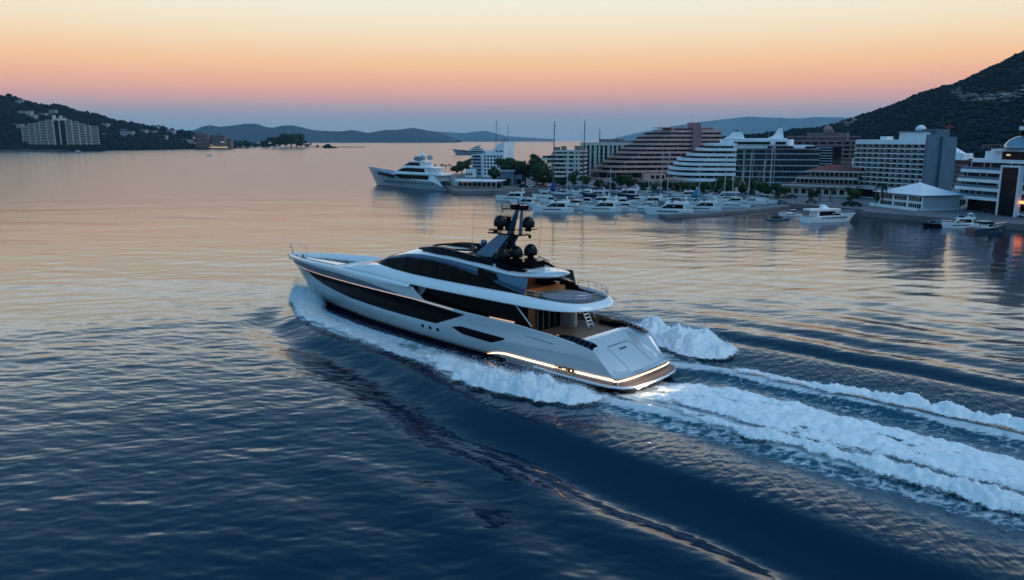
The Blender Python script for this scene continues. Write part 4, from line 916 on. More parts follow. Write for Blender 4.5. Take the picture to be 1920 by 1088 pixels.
def terraces(b, floors, depth, bm, gm, th=1.0, proj=1.0, e=6, right=False, mull=3.0, rail=0.0):
    """floors: [(z, x0, x1)] from the bottom; bands with glazing in the recess above each"""
    for i, (z, x0, x1) in enumerate(floors):
        zt_ = floors[i + 1][0] if i + 1 < len(floors) else z + 2.2
        ee = min(e, (x1 - x0) * .45)
        G().prism(nose(x0, x1, -proj, depth + .01 * i, ee, right), z - th * .35, z + th * .65).build('balcony', bm, b.o)
        if i + 1 < len(floors):
            xa = x0 + proj + .3; xb = x1 - (proj if right else .15); gl = G().prism(nose(xa, xb, .3, depth - .3, max(ee - 1, .5), right), z + th * .65 + .003, zt_ - th * .35 - .003).build('glazing', gm, b.o)
            x = xa + ee
            while x < xb - .5:
                G().box(x, x + .22, .16, .32, z + th * .65 + .004, zt_ - th * .35 - .004).build('mullion', bm, gl); x += mull * 1.6 * random.choice([.5, 1, 1, 1.5])
def windows(b, xs, zs, w_, h_, mat=M_PANE, y=-.06, frame=None, name='window', lit=0.):
    for z in zs:
        for x in xs:
            m_ = M_LIT if random.random() < lit else mat
            G().box(x, x + w_, y, .05, z, z + h_).build(name, m_, b.o)
def simple(b, W, Dp, Ht, m, name='wall', x0=0, z0=0, y0=0):
    return G().box(x0, x0 + W, y0, y0 + Dp, z0, z0 + Ht).build(name, m, b.o)
def roof_bits(b, items, mat=M_BW, name='roof_hut'):
    for x, w_, z, h_ in items: G().box(x, x + w_, 1.5, 4.5, z, z + h_).build(name, mat, b.o)
def pole(b, x, z0, z1, r=.12, y=2, name='antenna', mat=M_BLACK):
    G().tube([(x, y, z0), (x, y, z1)], r, 5, r * .5).build(name, mat, b.o)

# ---- left resort hotel ----
b = B('hotel', 'broad pale stepped hotel with a dark glass centre below the wooded headland', 43, 1592, 186, 1592, 'hotel', z=11)
hh = lambda y: b.h(y); base = 0
stepsL = [(43, 57, 236), (57, 69, 232), (69, 79, 231), (79, 93, 228), (93, 105, 225)]; stepsR = [(129, 140, 225), (140, 152, 228), (152, 163, 232), (163, 172, 235), (172, 186, 237)]
for i, (pa, pb_, yt) in enumerate(stepsL + stepsR):
    x0, x1 = b.x(pa), b.x(pb_); dz = abs((i if i < 5 else 9 - i)) * .35; Ht = hh(yt)
    y0 = 6 - dz * 4
    w_ = G().box(x0, x1, y0, 20, 0, Ht).build('wing', M_BGLASS, b.o)
    n_ = int(Ht / 3.1)
    for k in range(n_ + 1):
        z = Ht - k * Ht / n_; G().box(x0 - .3, x1 - .2, y0 - 1.6, y0, max(z - 1.1, 0), z).build('balcony', M_BC, w_)
    g = G(); 
    for k in range(2): g.box(x0 + (x1 - x0) * k / 1.02 - .25, x0 + (x1 - x0) * k / 1.02 + .25, y0 - 1.7, y0 - .1, 0, Ht + .1)
    g.build('pier', M_BC, w_)
x0, x1 = b.x(105), b.x(129); G().box(x0, x1, 2, 20, 0, hh(226)).build('glass_tower', M_BGLASS, b.o)
for px in (105, 116, 128): G().box(b.x(px) - .8, b.x(px) + 1.2, .8, 2, 0, hh(221)).build('pier', M_BC, b.o)
G().box(b.x(104), b.x(124), 1.5, 16, hh(226), hh(222)).build('roof', M_BC, b.o)
for px, yt in ((104, 216), (117, 217)): G().box(b.x(px), b.x(px + 3.5), 2, 8, hh(222), hh(yt)).build('turret', M_BC, b.o)
G().box(-3, b.W + 3, -1, 22, -12, .5).build('podium', M_SOIL, b.o)
# ---- villas and low houses on the headland ----
def villa(px, py, wpx, hpx, Yoff, label, mat=M_BC, floors=2, roofred=False, terr=None, z=None, group=None):
    if terr is not None: p = on_terrain(terr, px, py)
    else: p = P(px, py, 2.0)
    Y = p[1] - Yoff; sc = Y / F * 1.0; a = D(px - wpx / 2, py, Y - (10 if terr is not None else 0)); a[1] = Y; Y = Y - (10 if terr is not None else 0); zb = a[2] + (2.5 if terr is not None else 0)
    o = empty('villa', (a[0], Y, zb), 0, label, 'house', group); W_ = wpx * sc; Hh = hpx * sc
    G().box(0, W_, 0, 12, -9, Hh).build('wall', mat, o); nb = max(2, int(W_ / 3.6)); fl = max(1, round(Hh / 3.4))
    for k in range(fl):
        for j in range(nb):
            if nb * fl < 40: G().box(W_ * (j + .25) / nb, W_ * (j + .75) / nb, -.12, .05, Hh * (k + .25) / fl, Hh * (k + .72) / fl).build('window', M_PANE, o)
    if roofred: G().prism_y([(-.8, Hh), (W_ + .8, Hh), (W_ * .75, Hh + 2.5), (W_ * .25, Hh + 2.5)], -.8, 12.5).build('roof', M_RED if roofred == 1 else M_ROCK, o)
    else: G().box(-.5, W_ + .5, -.5, 12.5, Hh, Hh + .6).build('roof', mat, o)
    return o
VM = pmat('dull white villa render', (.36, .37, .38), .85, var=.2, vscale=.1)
for px, py, wp, hp, lb in [(46, 219, 23, 8, 'wide white villa high in the woods above the stepped hotel'), (79, 219, 13, 4, 'low white house in the woods right of the wide villa'), (98, 217, 11, 8, 'small white house in the trees just above the hotel tower'),
    (33, 193, 13, 3, 'lone white house near the top of the wooded headland'), (34, 242, 13, 6, 'small pale house in the trees at the left end of the stepped hotel'), (62, 222, 7, 4, 'tiny pale house between the two villas above the hotel'),
    (197, 238, 10, 4, 'small grey house in the woods above the right end of the hotel'), (230, 248, 8, 3, 'small house half hidden in the trees right of the hotel'), (237, 257, 23, 8, 'pale two storey villa in the woods right of the hotel'),
    (268, 249, 10, 3, 'low grey house near the crest of the descending headland'), (285, 252, 13, 4, 'grey roofed house below the crest of the headland'), (291, 243, 9, 4, 'white gabled house on the crest of the headland'),
    (320, 252, 13, 6, 'pale house near the crest above the waterside apartments'), (307, 260, 9, 3, 'small white house low on the slope near the waterside apartments'), (190, 256, 6, 3, 'tiny house in the trees touching the right end of the hotel')]:
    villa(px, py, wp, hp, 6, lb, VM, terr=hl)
for px, py, wp, hp, lb in [(9, 271, 20, 14, 'pale terraced apartment block on the shore at the left edge'), (28, 277, 16, 8, 'low white house on the shore left of the stepped hotel'), (6, 278, 12, 5, 'low shed at the waterline at the left edge'),
    (124, 276, 24, 5, 'low pavilion on the shore in front of the hotel'), (200, 274, 18, 5, 'low white building on the shore right of the hotel'), (228, 276, 34, 5, 'long white low building on the shore right of the hotel'), (204, 270, 10, 4, 'small white house just behind the low shore buildings'), (60, 279, 20, 3, 'low beach hut row at the water in front of the hotel')]:
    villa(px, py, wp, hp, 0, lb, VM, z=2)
# apartments at the tip of the headland
for i, (pa, pb_, yt, lb, m_) in enumerate([(338, 365, 262, 'cream apartment block at the left of the waterside cluster', M_BC), (326, 338, 266, 'small annexe left of the cream waterside apartment block', M_BC), (362, 389, 252, 'tallest brown apartment tower of the waterside cluster', M_BB), (389, 402, 258, 'narrow brown block between the two waterside towers', M_BB), (398, 421, 255, 'domed brown apartment block of the waterside cluster', M_BB), (420, 432, 262, 'lowest brown block at the right end of the waterside cluster', M_BB)]):
    Y = 1900 - (0 if i % 2 else 12); b = B('apartment_block', lb, pa, Y, pb_, Y, z=1.5); Ht = b.h(yt); W_ = b.W
    simple(b, W_, 20, Ht, m_)
    fl = max(3, round(Ht / 3.4)); nb = max(3, round(W_ / 5))
    for k in range(fl):
        for j in range(nb): G().box(W_ * (j + .2) / nb, W_ * (j + .8) / nb, -.12, .05, Ht * (k + .25) / fl, Ht * (k + .8) / fl).build('window', M_LIT if random.random() < .03 else M_PANE, b.o)
    if i in (2, 4): 
        g = G().box(W_ * .2, W_ * .8, 2, 12, Ht, Ht + 4); g.box(W_ * .4, W_ * .6, 3, 9, Ht + 4, Ht + 7); g.build('roof', m_, b.o)
b = B('seafront_terrace', 'lit restaurant terrace on the waterfront below the brown apartment towers', 390, 1870, 424, 1870, z=1.5)
G().box(0, b.W, 0, 10, 0, 1).build('deck', M_CONC, b.o); G().box(0, b.W, 0, 10, 4.2, 4.8).build('canopy', M_BC, b.o); G().box(.5, b.W - .5, 6, 9, 1.2, 3.4).build('lit_bar', M_LIT, b.o)
for k in range(7): G().tube([(b.W * k / 6, .2, 1), (b.W * k / 6, .2, 4.2)], .2, 5).build('post', M_BC, b.o)

# ---- right shore ----
# white building with a sail-shaped roof
b = B('sail_roof_building', 'white block with a roof sweeping up to a point, behind the moored superyacht', 885, 436, 945, 428)
X = b.x; Hh = b.h
prof = [(0, 0), (b.W, 0), (b.W, Hh(266)), (X(938), Hh(268)), (X(932), Hh(274)), (X(925), Hh(280)), (X(914), Hh(286)), (X(905), Hh(289)), (0, Hh(290))]
G().prism_y(prof, 0, 14).build('wall', M_BW, b.o)
for k in range(6):
    z = .5 + k * (Hh(292) - .5) / 6; G().box(-.4, X(903), -1.2, 0, z, z + 1.0).build('balcony', M_BGL, b.o); G().box(.3, X(902), -.1, .02, z + 1.02, z + 2.0).build('glazing', M_BGLASS, b.o)
    for px in (908, 914, 920, 926, 932, 938): 
        G().box(X(px), X(px) + 1.1, -.08, .05, z + .9, z + 2.0).build('window', M_PANE, b.o)
for px in (930, 936, 940): G().box(X(px), X(px) + .9, -.08, .05, Hh(285), Hh(282)).build('window', M_PANE, b.o)
pole(b, X(943), Hh(267), Hh(259), .25); pole(b, X(940), Hh(267), Hh(263), .15)
b2 = B('annexe', 'low white annexe at the left foot of the sail-roofed block', 872, 432, 886, 430); simple(b2, b2.W, 10, b2.h(318), M_BW)
for k in range(3): G().box(b2.W * (k + .2) / 3, b2.W * (k + .8) / 3, -.1, .05, 1, 2.4).build('window', M_PANE, b2.o)
# canopy pavilion on the pier
b = B('pier_pavilion', 'long open pavilion with a thin pale canopy on the pier beside the moored superyacht', 851, 336, 932, 330)
G().prism(nose(-1, b.W + 1, -3, 9, 3, True), b.h(340), b.h(340) + .35).build('canopy', M_BW, b.o)
for k in range(10): G().tube([(b.W * k / 9, -1.5, 0), (b.W * k / 9, -1.5, b.h(340))], .12, 5).build('post', M_BW, b.o)
G().box(.5, b.W - .5, 3, 7, 0, b.h(343)).build('glazed_room', M_BGLASS, b.o); G().box(0, b.W, -2.6, -2.5, 0, 1.0).build('railing', M_BB, b.o)
b = B('gatehouse', 'dark square gatehouse in front of the big round trees', 938, 350, 964, 350); simple(b, b.W, 7, b.h(322), M_BG)
G().box(b.W * .2, b.W * .75, -.1, .05, 0, b.h(335)).build('doorway', M_PANE, b.o); G().box(-.4, b.W + .4, -.5, 7.3, b.h(322), b.h(322) + .5).build('roof', M_BGL, b.o)
b = B('kiosk', 'small grey kiosk at the foot of the big round tree', 966, 352, 979, 352); simple(b, b.W, 4, b.h(328), M_BG); G().box(.5, b.W - .5, -.1, .05, .8, 3).build('shutter', M_PANE, b.o)
# stepped cream apartments
b = B('stepped_apartments', 'cream apartment block stepping up to the right behind the round trees', 1008, 402, 1094, 396)
fl = [(322, 1030), (331, 1027), (314, 1024), (306, 1018), (298, 1008), (290, 1026), (283, 1034)]
fl = sorted([(b.h(y), b.x(p)) for y, p in [(331, 1027), (323, 1026), (315, 1024), (307, 1016), (299, 1008), (291, 1026), (284, 1034)]])
terraces(b, [(z, x, b.W) for z, x in fl], 14, M_BC, M_BGLASS, 1.0, .8, 3, mull=2.4)
simple(b, b.W - b.x(1028), 12, fl[0][0], M_BGLASS, 'ground_floor', x0=b.x(1028), y0=1)
for px in (1062, 1075, 1082): G().box(b.x(px), b.x(px + 4), -.5, 2, 1, b.h(285)).build('stair_tower', M_BC, b.o)
roof_bits(b, [(b.x(1036), 3, fl[-1][0] + .6, 1.5), (b.x(1050), 2.4, fl[-1][0] + .6, 2.0), (b.x(1075), 4, fl[-1][0] + .6, 2.2)], M_BB)
# pier-fronted block
b = B('pillared_block', 'long cream block with tall vertical piers left of the pink terraced building', 1090, 432, 1212, 420)
simple(b, b.W, 16, b.h(268), M_BGLASS); G().box(-.3, b.W + .3, -.9, 16.3, b.h(273), b.h(267)).build('cornice', M_BC, b.o)
x = 0; k = 0
xsP = np.linspace(0, b.W - 1.2, 15)
for k, x in enumerate(xsP):
    G().box(x, x + (1.0 if k % 3 else 1.5), -.8, -.01, 0, b.h(273) - .01).build('pier', M_BC, b.o)
for k in range(8):
    z = b.h(273) * (k + 1) / 9; G().box(.1, b.W - .1, -.35, -.005, z, z + .5).build('spandrel', M_BG, b.o)
G().box(b.x(1120), b.x(1160), 2, 12, b.h(267), b.h(261)).build('roof_house', M_BB, b.o); G().box(b.x(1162), b.x(1185), 2, 12, b.h(267), b.h(264)).build('roof_house', M_BB, b.o)
pole(b, b.x(1121), b.h(266), b.h(242), .3); pole(b, b.x(1154), b.h(266), b.h(252), .15)
# pink terraced building
b = B('pink_terraced_building', 'large pink building of curved receding terraces with a tall shaft near its top', 1116, 398, 1352, 408)
FT = [(336, 1117), (322, 1125), (313, 1134), (304, 1148), (295.5, 1160), (287, 1174), (279, 1184), (271, 1198), (263, 1206), (255, 1220), (247, 1237)]
terraces(b, [(b.h(y), b.x(p), b.W) for y, p in FT], 18, M_BP, M_BGLASS, 1.15, 1.1, 9, mull=3.5)
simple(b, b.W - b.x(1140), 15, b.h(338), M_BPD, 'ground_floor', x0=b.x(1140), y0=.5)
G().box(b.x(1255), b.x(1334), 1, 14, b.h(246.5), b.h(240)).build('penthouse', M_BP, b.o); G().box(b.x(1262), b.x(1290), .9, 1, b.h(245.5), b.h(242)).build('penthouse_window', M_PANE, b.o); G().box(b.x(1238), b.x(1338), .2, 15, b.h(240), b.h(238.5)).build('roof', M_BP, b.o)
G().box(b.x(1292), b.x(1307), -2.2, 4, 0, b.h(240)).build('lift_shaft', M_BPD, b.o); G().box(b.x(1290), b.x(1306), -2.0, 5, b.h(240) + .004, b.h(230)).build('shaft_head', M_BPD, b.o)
G().tube([(b.x(1276), 3, b.h(239)), (b.x(1280), 3, b.h(234))], .7, 6, .2).build('roof_horn', M_BPD, b.o); pole(b, b.x(1256), b.h(239), b.h(234), .15); pole(b, b.x(1294), b.h(231), b.h(227), .15)
G().box(b.x(1200), b.x(1240), -6, -1.2, 0, b.h(325)).build('front_wing', M_BP, b.o)
for k in range(3): G().box(b.x(1213 + 9 * k), b.x(1219 + 9 * k), -6.1, -5.9, b.h(334), b.h(328)).build('window', M_PANE, b.o)
# cruise-ship hotel
b = B('ship_shaped_hotel', 'big white hotel shaped like a cruise liner with curved decks and a swept tail fin', 1249, 358, 1532, 346)
FT = [(338, 1262), (327.5, 1249), (318, 1252), (309, 1262), (300.5, 1268), (291.5, 1286), (281.5, 1304), (272, 1322)]
X = b.x; Hh = b.h
terraces(b, [(Hh(y, p + 60), X(p), X(1376)) for y, p in FT], 22, M_BW, M_BGLASS, 1.25, 1.6, 12, mull=5)
G().box(X(1372), X(1532), 2, 22, 0, Hh(281)).build('glass_block', M_BGLASS, b.o)
for y in (342, 332, 321.5, 310.5, 299.5, 288.5, 279.5):
    G().box(X(1373), X(1531), .9, 2, Hh(y) - .25, Hh(y) + .25).build('floor_edge', M_BGL, b.o)
for px in (1374, 1389.5, 1392, 1408, 1431, 1448): G().box(X(px), X(px + (1.2 if px != 1389.5 else 4)), .6, .88, Hh(344), Hh(279)).build('fin_mullion', M_BGL, b.o)
xs__ = np.linspace(X(1376), X(1528), 46)
for k in range(0, 46, 1): G().box(xs__[k], xs__[k] + .12, 1.7, 2.0, 0.1, Hh(281)).build('thin_mullion', M_BG, b.o)
G().box(X(1370), X(1520), -.2, 20, Hh(279.5) + .3, Hh(272.5)).build('upper_deck', M_BW, b.o)
for pa, pb_ in ((1433, 1445), (1448, 1481), (1503, 1522)): G().box(X(pa), X(pb_), -.35, -.1, Hh(278), Hh(274.3)).build('deck_window', M_PANE, b.o)
G().prism(nose(X(1350), X(1490), -1, 18, 5, True), Hh(272.5), Hh(261.5)).build('bridge_deck', M_BW, b.o)
for pa, pb_ in ((1370, 1437), (1447, 1466)): G().box(X(pa), X(pb_), -1.2, -.8, Hh(271), Hh(266)).build('deck_window', M_PANE, b.o)
G().prism(nose(X(1390), X(1475), .5, 14, 3, True), Hh(261.5) + .003, Hh(259.5)).build('sun_roof', M_BW, b.o)
G().prism_y([(X(1433), Hh(261)), (X(1464), Hh(261)), (X(1461), Hh(240.5)), (X(1457), Hh(240.5)), (X(1452), Hh(247)), (X(1446), Hh(255))], 3, 8).build('tail_fin', M_BW, b.o)
G().prism_y([(X(1352), Hh(261)), (X(1392), Hh(261)), (X(1386), Hh(248)), (X(1372), Hh(247)), (X(1364), Hh(255))], 3, 9).build('funnel', M_BW, b.o)
G().lathe([(1.0, 0), (1.1, .5), (.6, 1.1), (.1, 1.3)], (X(1376), 5, Hh(247.5)), 10).build('radar_dome', M_BG, b.o)
for px, ya, yb in ((1385, 248, 225), (1455, 240, 222), (1460, 240, 221), (1449, 250, 236), (1378, 247, 240), (1437, 258, 231)): pole(b, X(px), Hh(ya), Hh(yb), .12, 5, mat=M_BGL)
for z_, w_ in ((234, 1.2), (229, 1.6), (225, 1.0)): G().box(X(1457.5) - w_, X(1457.5) + w_, 4.9, 5.1, Hh(z_), Hh(z_) + .15).build('aerial_bar', M_BGL, b.o)
G().box(X(1430), X(1446), 3, 7, Hh(247), Hh(245.5)).build('radar_arm', M_BG, b.o)
# low treed podium and glass canopies in front
# brown hillside blocks behind
b = B('brown_apartments', 'brown stepped apartment block with a turret behind the ship-shaped hotel', 1478, 470, 1612, 452)
simple(b, b.W, 20, b.h(262), M_BB); G().box(b.x(1505), b.x(1580), 2, 18, b.h(262), b.h(249)).build('upper_block', M_BB, b.o); G().box(b.x(1536), b.x(1553), 1, 8, b.h(249), b.h(243)).build('turret', M_BB, b.o); G().lathe([(2.6, 0), (2.2, 1.2), (.6, 2.3), (.1, 3)], (b.x(1543), 4, b.h(243)), 8).build('turret_roof', M_BPD, b.o)
for y in (258, 266, 274, 282, 290, 298, 306): G().box(-.5, b.W + .5, -1.1, -.01, b.h(y), b.h(y) + .9).build('balcony', M_BPD if y % 4 else M_BC, b.o)
for k in range(9):
    for y in (272, 280, 288, 296): G().box(b.W * (k + .2) / 9, b.W * (k + .8) / 9, -.12, .04, b.h(y), b.h(y) + 1.6).build('window', M_PANE, b.o)
b = B('slatted_block', 'pale slatted block squeezed between the ship-shaped hotel and the brown apartments', 1528, 400, 1562, 394); simple(b, b.W, 14, b.h(276), M_BGLASS)
for k in range(9): G().box(-.2, b.W + .2, -.8, -.01, b.h(278 + 5 * k), b.h(278 + 5 * k) + .5).build('floor_edge', M_BGL, b.o)
b = B('white_cube_house', 'small white cube house wedged left of the tall slab hotel', 1601, 330, 1618, 325); simple(b, b.W, 8, b.h(298), M_BW); G().box(b.W * .3, b.W * .75, -.1, .05, b.h(310), b.h(302)).build('window', M_PANE, b.o)
# red-roofed restaurant
b = B('red_roof_restaurant', 'three storey waterfront restaurant with a red hipped roof and wide terraces', 1479, 292, 1612, 278)
X = b.x; Hh = b.h
simple(b, b.W, 14, Hh(350), M_BC); 
for k in range(9): G().box(b.W * (k + .2) / 9.2, b.W * (k + .8) / 9.2, -.12, .05, .8, Hh(355)).build('window', M_PANE, b.o)
G().box(-1, b.W + .5, -2.2, 14, Hh(350), Hh(346.5)).build('terrace', M_BC, b.o); G().box(-1, b.W + .5, -2.2, -2.1, Hh(346.5), Hh(343)).build('parapet', M_BPD, b.o)
simple(b, b.W - 4, 11, Hh(336) - Hh(346.5), M_BGLASS, 'middle_floor', x0=3, z0=Hh(346.5), y0=2)
G().box(X(1491), b.W + .5, -1.0, 13, Hh(336), Hh(332.8)).build('terrace', M_BC, b.o); G().box(X(1491), b.W + .5, -1.0, -.9, Hh(332.8), Hh(330)).build('parapet', M_BPD, b.o)
simple(b, X(1611) - X(1512), 9, Hh(323) - Hh(332.8), M_BGLASS, 'upper_floor', x0=X(1512), z0=Hh(332.8), y0=2.5)
for k in range(12): G().box(X(1512) + (X(1611) - X(1512)) * k / 11.2, X(1512) + (X(1611) - X(1512)) * k / 11.2 + .3, 2.2, 2.5, Hh(332.8), Hh(323)).build('post', M_BC, b.o)
for k in range(14): G().box(3 + (b.W - 4) * k / 13.4, 3.3 + (b.W - 4) * k / 13.4, 1.7, 2.0, Hh(346.5), Hh(336)).build('post', M_BC, b.o)
xa, xb, za, zb_ = X(1505), X(1614), Hh(323), Hh(310.5)
G().prism([(xa, 0), (xb, 0), (xb, 14), (xa, 14)], za, za + .5).build('eave', M_BC, b.o)
G().hexa([(xa + .2, .2, za + .5), (xb - .2, .2, za + .5), (xb - .2, 13.8, za + .5), (xa + .2, 13.8, za + .5)], [(X(1535), 6, zb_), (X(1588), 6, zb_), (X(1588), 8, zb_), (X(1535), 8, zb_)]).build('roof', M_RED, b.o)
# tall slab hotel
b = B('slab_hotel', 'tall white slab hotel with rows of balconies, a roof dome and blue side walls', 1608, 284, 1744, 256)
X = b.x; Hh = b.h; W_ = b.W; zt_ = Hh(262)
simple(b, W_, 8.5, zt_, M_BW)
nf, nb = 9, 11; z0_ = 4.2; fh = (zt_ - 1.4 - z0_) / nf
for k in range(nf + 1):
    z = z0_ + k * fh; G().box(-.5 + .12 * k, W_ - .1, -1.5, -.003, z - .16, z + (.16 if k < nf else 1.3)).build('balcony', M_BW, b.o)
    if k < nf:
        G().box(-.4 + .12 * k, W_ - .2, -1.48, -1.43, z + .16, z + .6).build('railing', M_BGR, b.o)
        for j in range(nb):
            x = .4 + j * (W_ - .8) / nb; wv = (W_ - .8) / nb
            G().box(x + .15, x + wv * random.choice([.45, .55, .7]), -.08, .03, z + .2, z + fh - .35).build('window', random.choice([M_PANE, M_PANE, M_CURT]), b.o)
g = G()
for j in range(nb + 1): g.box(.25 + j * (W_ - .8) / nb, .45 + j * (W_ - .8) / nb, -1.3, -.09, z0_, zt_ - 1.5)
g.build('partition_walls', M_BC, b.o)
G().box(1, W_ - 1, -.1, .1, .3, z0_ - .8).build('shopfront', M_BGLASS, b.o); G().box(0, W_, -2.0, -.2, z0_ - 1.0, z0_ - .7).build('awning', M_BW, b.o)
G().box(W_ + .003, W_ + .8, -1.9, 4.0, 0, zt_ + 1.6).build('side_wall', M_BG, b.o); G().box(W_ + .003, W_ + 1.6, 4.003, 10.5, 0, zt_ + .9).build('side_tower', M_BG, b.o)
G().box(W_ - 5, W_ + .7, 2, 7.8, zt_ + .003, zt_ + 3.4).build('plant_room', M_BG, b.o); G().box(X(1668), X(1722), 1, 8, zt_, Hh(248)).build('roof_lounge', M_BW, b.o); G().box(X(1664), X(1724), .5, 8.3, Hh(248), Hh(248) + .3).build('roof_edge', M_BG, b.o)
G().lathe([(1.5, 0), (1.65, .5), (1.5, 1.1), (.9, 1.7), (.05, 1.95)], (X(1694), 4, Hh(247) + .2), 16).build('roof_dome', M_BW, b.o, True)
G().box(X(1630), X(1642), 2, 5, zt_, Hh(256)).build('roof_hut', M_BW, b.o); M_RDM = pmat('red painted steel', (.35, .03, .03), .5)
pole(b, X(1741), Hh(250), Hh(230), .15, 5, mat=M_RDM); G().box(X(1734), X(1748), 4.8, 5.2, Hh(241), Hh(239)).build('aerial_bar', M_RDM, b.o); G().box(X(1738), X(1744), 4.8, 5.2, Hh(237.5), Hh(236)).build('aerial_bar', M_RDM, b.o)
for px, y in ((1712, 241), (1726, 234), (1680, 245)): pole(b, X(px), Hh(248), Hh(y), .06, 5)
# building and tent roofs behind
b = B('terraced_block', 'dim brown terraced block between the slab hotel and the round-decked hotel', 1768, 345, 1832, 330); simple(b, b.W, 15, b.h(297), M_BB)
for k in range(8): G().box(-.3, b.W, -1, -.01, b.h(302 + 9 * k), b.h(302 + 9 * k) + .8).build('balcony', M_BPD, b.o)
b = B('tent_roof', 'white peaked tent roof on the terraced block right of the slab hotel', 1766, 338, 1812, 330, 'tent roof', z=b.z + b.h(297))
xa, xb = 0, b.W; g = G(); g.hexa([(xa, 0, 0), (xb, 0, 0), (xb, 10, 0), (xa, 10, 0)], [(xa + 1.2, 4, D(0, 272, 335)[2] - b.z), (xa + 2.2, 4, D(0, 272, 335)[2] - b.z), (xa + 2.2, 5, D(0, 272, 335)[2] - b.z), (xa + 1.2, 5, D(0, 272, 335)[2] - b.z)]); g.build('roof', M_TENT, b.o)
G().box(xb * .3, xb, -1, 8, -.6, 2.2).build('wall', M_BW, b.o); pole(b, xb * .7, 2, 3.6, .1); 
# white marquee on the quay
b = B('quay_marquee', 'white two storey pavilion with a peaked tent roof at the water edge', 1658, 244, 1742, 226, 'pavilion')
X = b.x; Hh = b.h; W_ = b.W; dp = 13; hw = Hh(364)
simple(b, W_, dp, hw, M_BW)
for z0w, z1w in ((Hh(387), Hh(379)), (Hh(374.5), Hh(366.5))):
    for k in range(3):
        xw = W_ * (.05 + .33 * k); w__ = G().box(xw, xw + W_ * .26, -.1, .05, z0w, z1w).build('window', M_PANE, b.o)
        for q in range(1, 6): G().box(xw + W_ * .26 * q / 6 - .06, xw + W_ * .26 * q / 6 + .06, -.16, -.103, z0w, z1w).build('glazing_bar', M_BW, w__)
g = G()
for k in range(14): g.box(W_ + .003, W_ + .05, .2, dp - .2, .4 + k * hw / 14.5, .4 + k * hw / 14.5 + .18)
g.build('cladding', M_BGL, b.o)
zt2 = Hh(344); cx_, cy_ = W_ * .5, dp * .5; g = G(); n_ = 24; rings = []
for t_ in np.linspace(0, 1, 8):
    s_ = 1 - t_; z = hw + .25 + (zt2 - hw) * (t_ ** 1.35 if t_ < 1 else 1); ring = []
    for q in ((-1, -1), (0, -1.03), (1, -1), (1.03, 0), (1, 1), (0, 1.03), (-1, 1), (-1.03, 0)): ring.append((cx_ + q[0] * (W_ / 2 + 1.6) * s_, cy_ + q[1] * (dp / 2 + 1.6) * s_, z))
    rings.append(ring)
g.loft(rings, closed=True); g.build('roof', M_TENT, b.o); G().box(-1.2, W_ + 1.2, -1.2, dp + 1.2, hw, hw + .24).build('eave', M_BGL, b.o); G().tube([(cx_, cy_, zt2), (cx_, cy_, zt2 + 1)], .25, 6, .1).build('finial', M_TENT, b.o)
G().box(-1, W_ + 1, -2.6, -2.5, 0, .9).build('railing', M_BW, b.o)
# round-decked hotel at the right edge
b = B('round_deck_hotel', 'white hotel with rounded decks, glass roof dome and a tall black panel, far right', 1786, 236, 2010, 196, 'hotel')
X = b.x; Hh = lambda y, px=1850: b.h(y, px); W_ = b.W
FT = [(374, 1786), (357, 1787), (341, 1790), (323, 1795)]
fl = [(Hh(y), X(p) - 2.6, W_) for y, p in FT] + [(Hh(303), X(1811) - 2, W_)]
terraces(b, fl, 9, M_BW, M_BGLASS, .9, 1.3, 3.4, mull=3)
for z, x0, x1 in fl[:4]: G().prism(nose(x0 + .3, x1, -1.1, 8.5, 3.1), z + .59, z + 1.3).build('railing', M_BG, b.o)
simple(b, W_ - X(1798), 16, Hh(375) - .3, M_BGLASS, 'ground_floor', x0=X(1798), y0=2)
G().box(X(1825), X(1855), 1, 18, Hh(303) + .4, Hh(284)).build('bridge_block', M_BW, b.o); G().prism_y([(X(1815), Hh(303) + .5), (X(1835), Hh(303) + .5), (X(1840), Hh(284)), (X(1832), Hh(290)), (X(1824), Hh(297))], 1.5, 8).build('swept_support', M_BW, b.o)
G().box(X(1855), W_, 1.2, 18, Hh(301), Hh(284.5)).build('panorama_window', M_PANE, b.o)
G().prism(nose(X(1829), W_, -2, 20, 5), Hh(283.5), Hh(279.5)).build('roof_deck', M_BW, b.o)
g = G(); 
for k in range(22): g.box(X(1832) + k * 1.1, X(1832) + k * 1.1 + .06, -1.5, -1.44, Hh(279.5), Hh(279.5) + 1.1)
g.box(X(1832), X(1832) + 23.2, -1.52, -1.42, Hh(279.5) + 1.1, Hh(279.5) + 1.16); g.build('roof_railing', M_STEEL, b.o)
r0 = X(1900) - X(1872); G().lathe([(r0 * math.cos(a), r0 * .72 * math.sin(a)) for a in np.linspace(0, 1.5, 10)], (X(1893), 1.5, Hh(279.4)), 22).build('glass_dome', pmat('dome glass', (.25, .32, .38), .1, .3), b.o, True)
G().box(X(1870), X(1880), .5, 1.5, Hh(279.4), Hh(276)).build('lit_bar', pmat('dim pink lit bar', (1, .4, .3), .5, emis=(1, .3, .18), estr=.6), b.o)
G().box(X(1888), X(1925), .5, 4, Hh(264), Hh(245)).build('tower_neck', M_BLACK, b.o); G().prism(nose(X(1883), X(1940), -1, 5, 2), Hh(245), Hh(238)).build('radar_deck', M_BW, b.o); G().box(X(1904), X(1912), .5, 2, Hh(238), Hh(226)).build('radar_post', M_BW, b.o); G().box(X(1888), X(1930), .7, 1.7, Hh(229), Hh(225.5)).build('radar_arm', M_BW, b.o)
G().box(X(1880), X(1911), -2.6, -1.45, 0, Hh(314)).build('black_panel', M_PANE, b.o)
for pa in (1877.5, 1911): G().box(X(pa), X(pa + 3), -2.8, -1.4, 0, Hh(312)).build('panel_frame', M_BW, b.o)
G().box(X(1877.5), X(1914), -2.81, -1.39, Hh(312), Hh(312) + .5).build('panel_frame', M_BW, b.o)
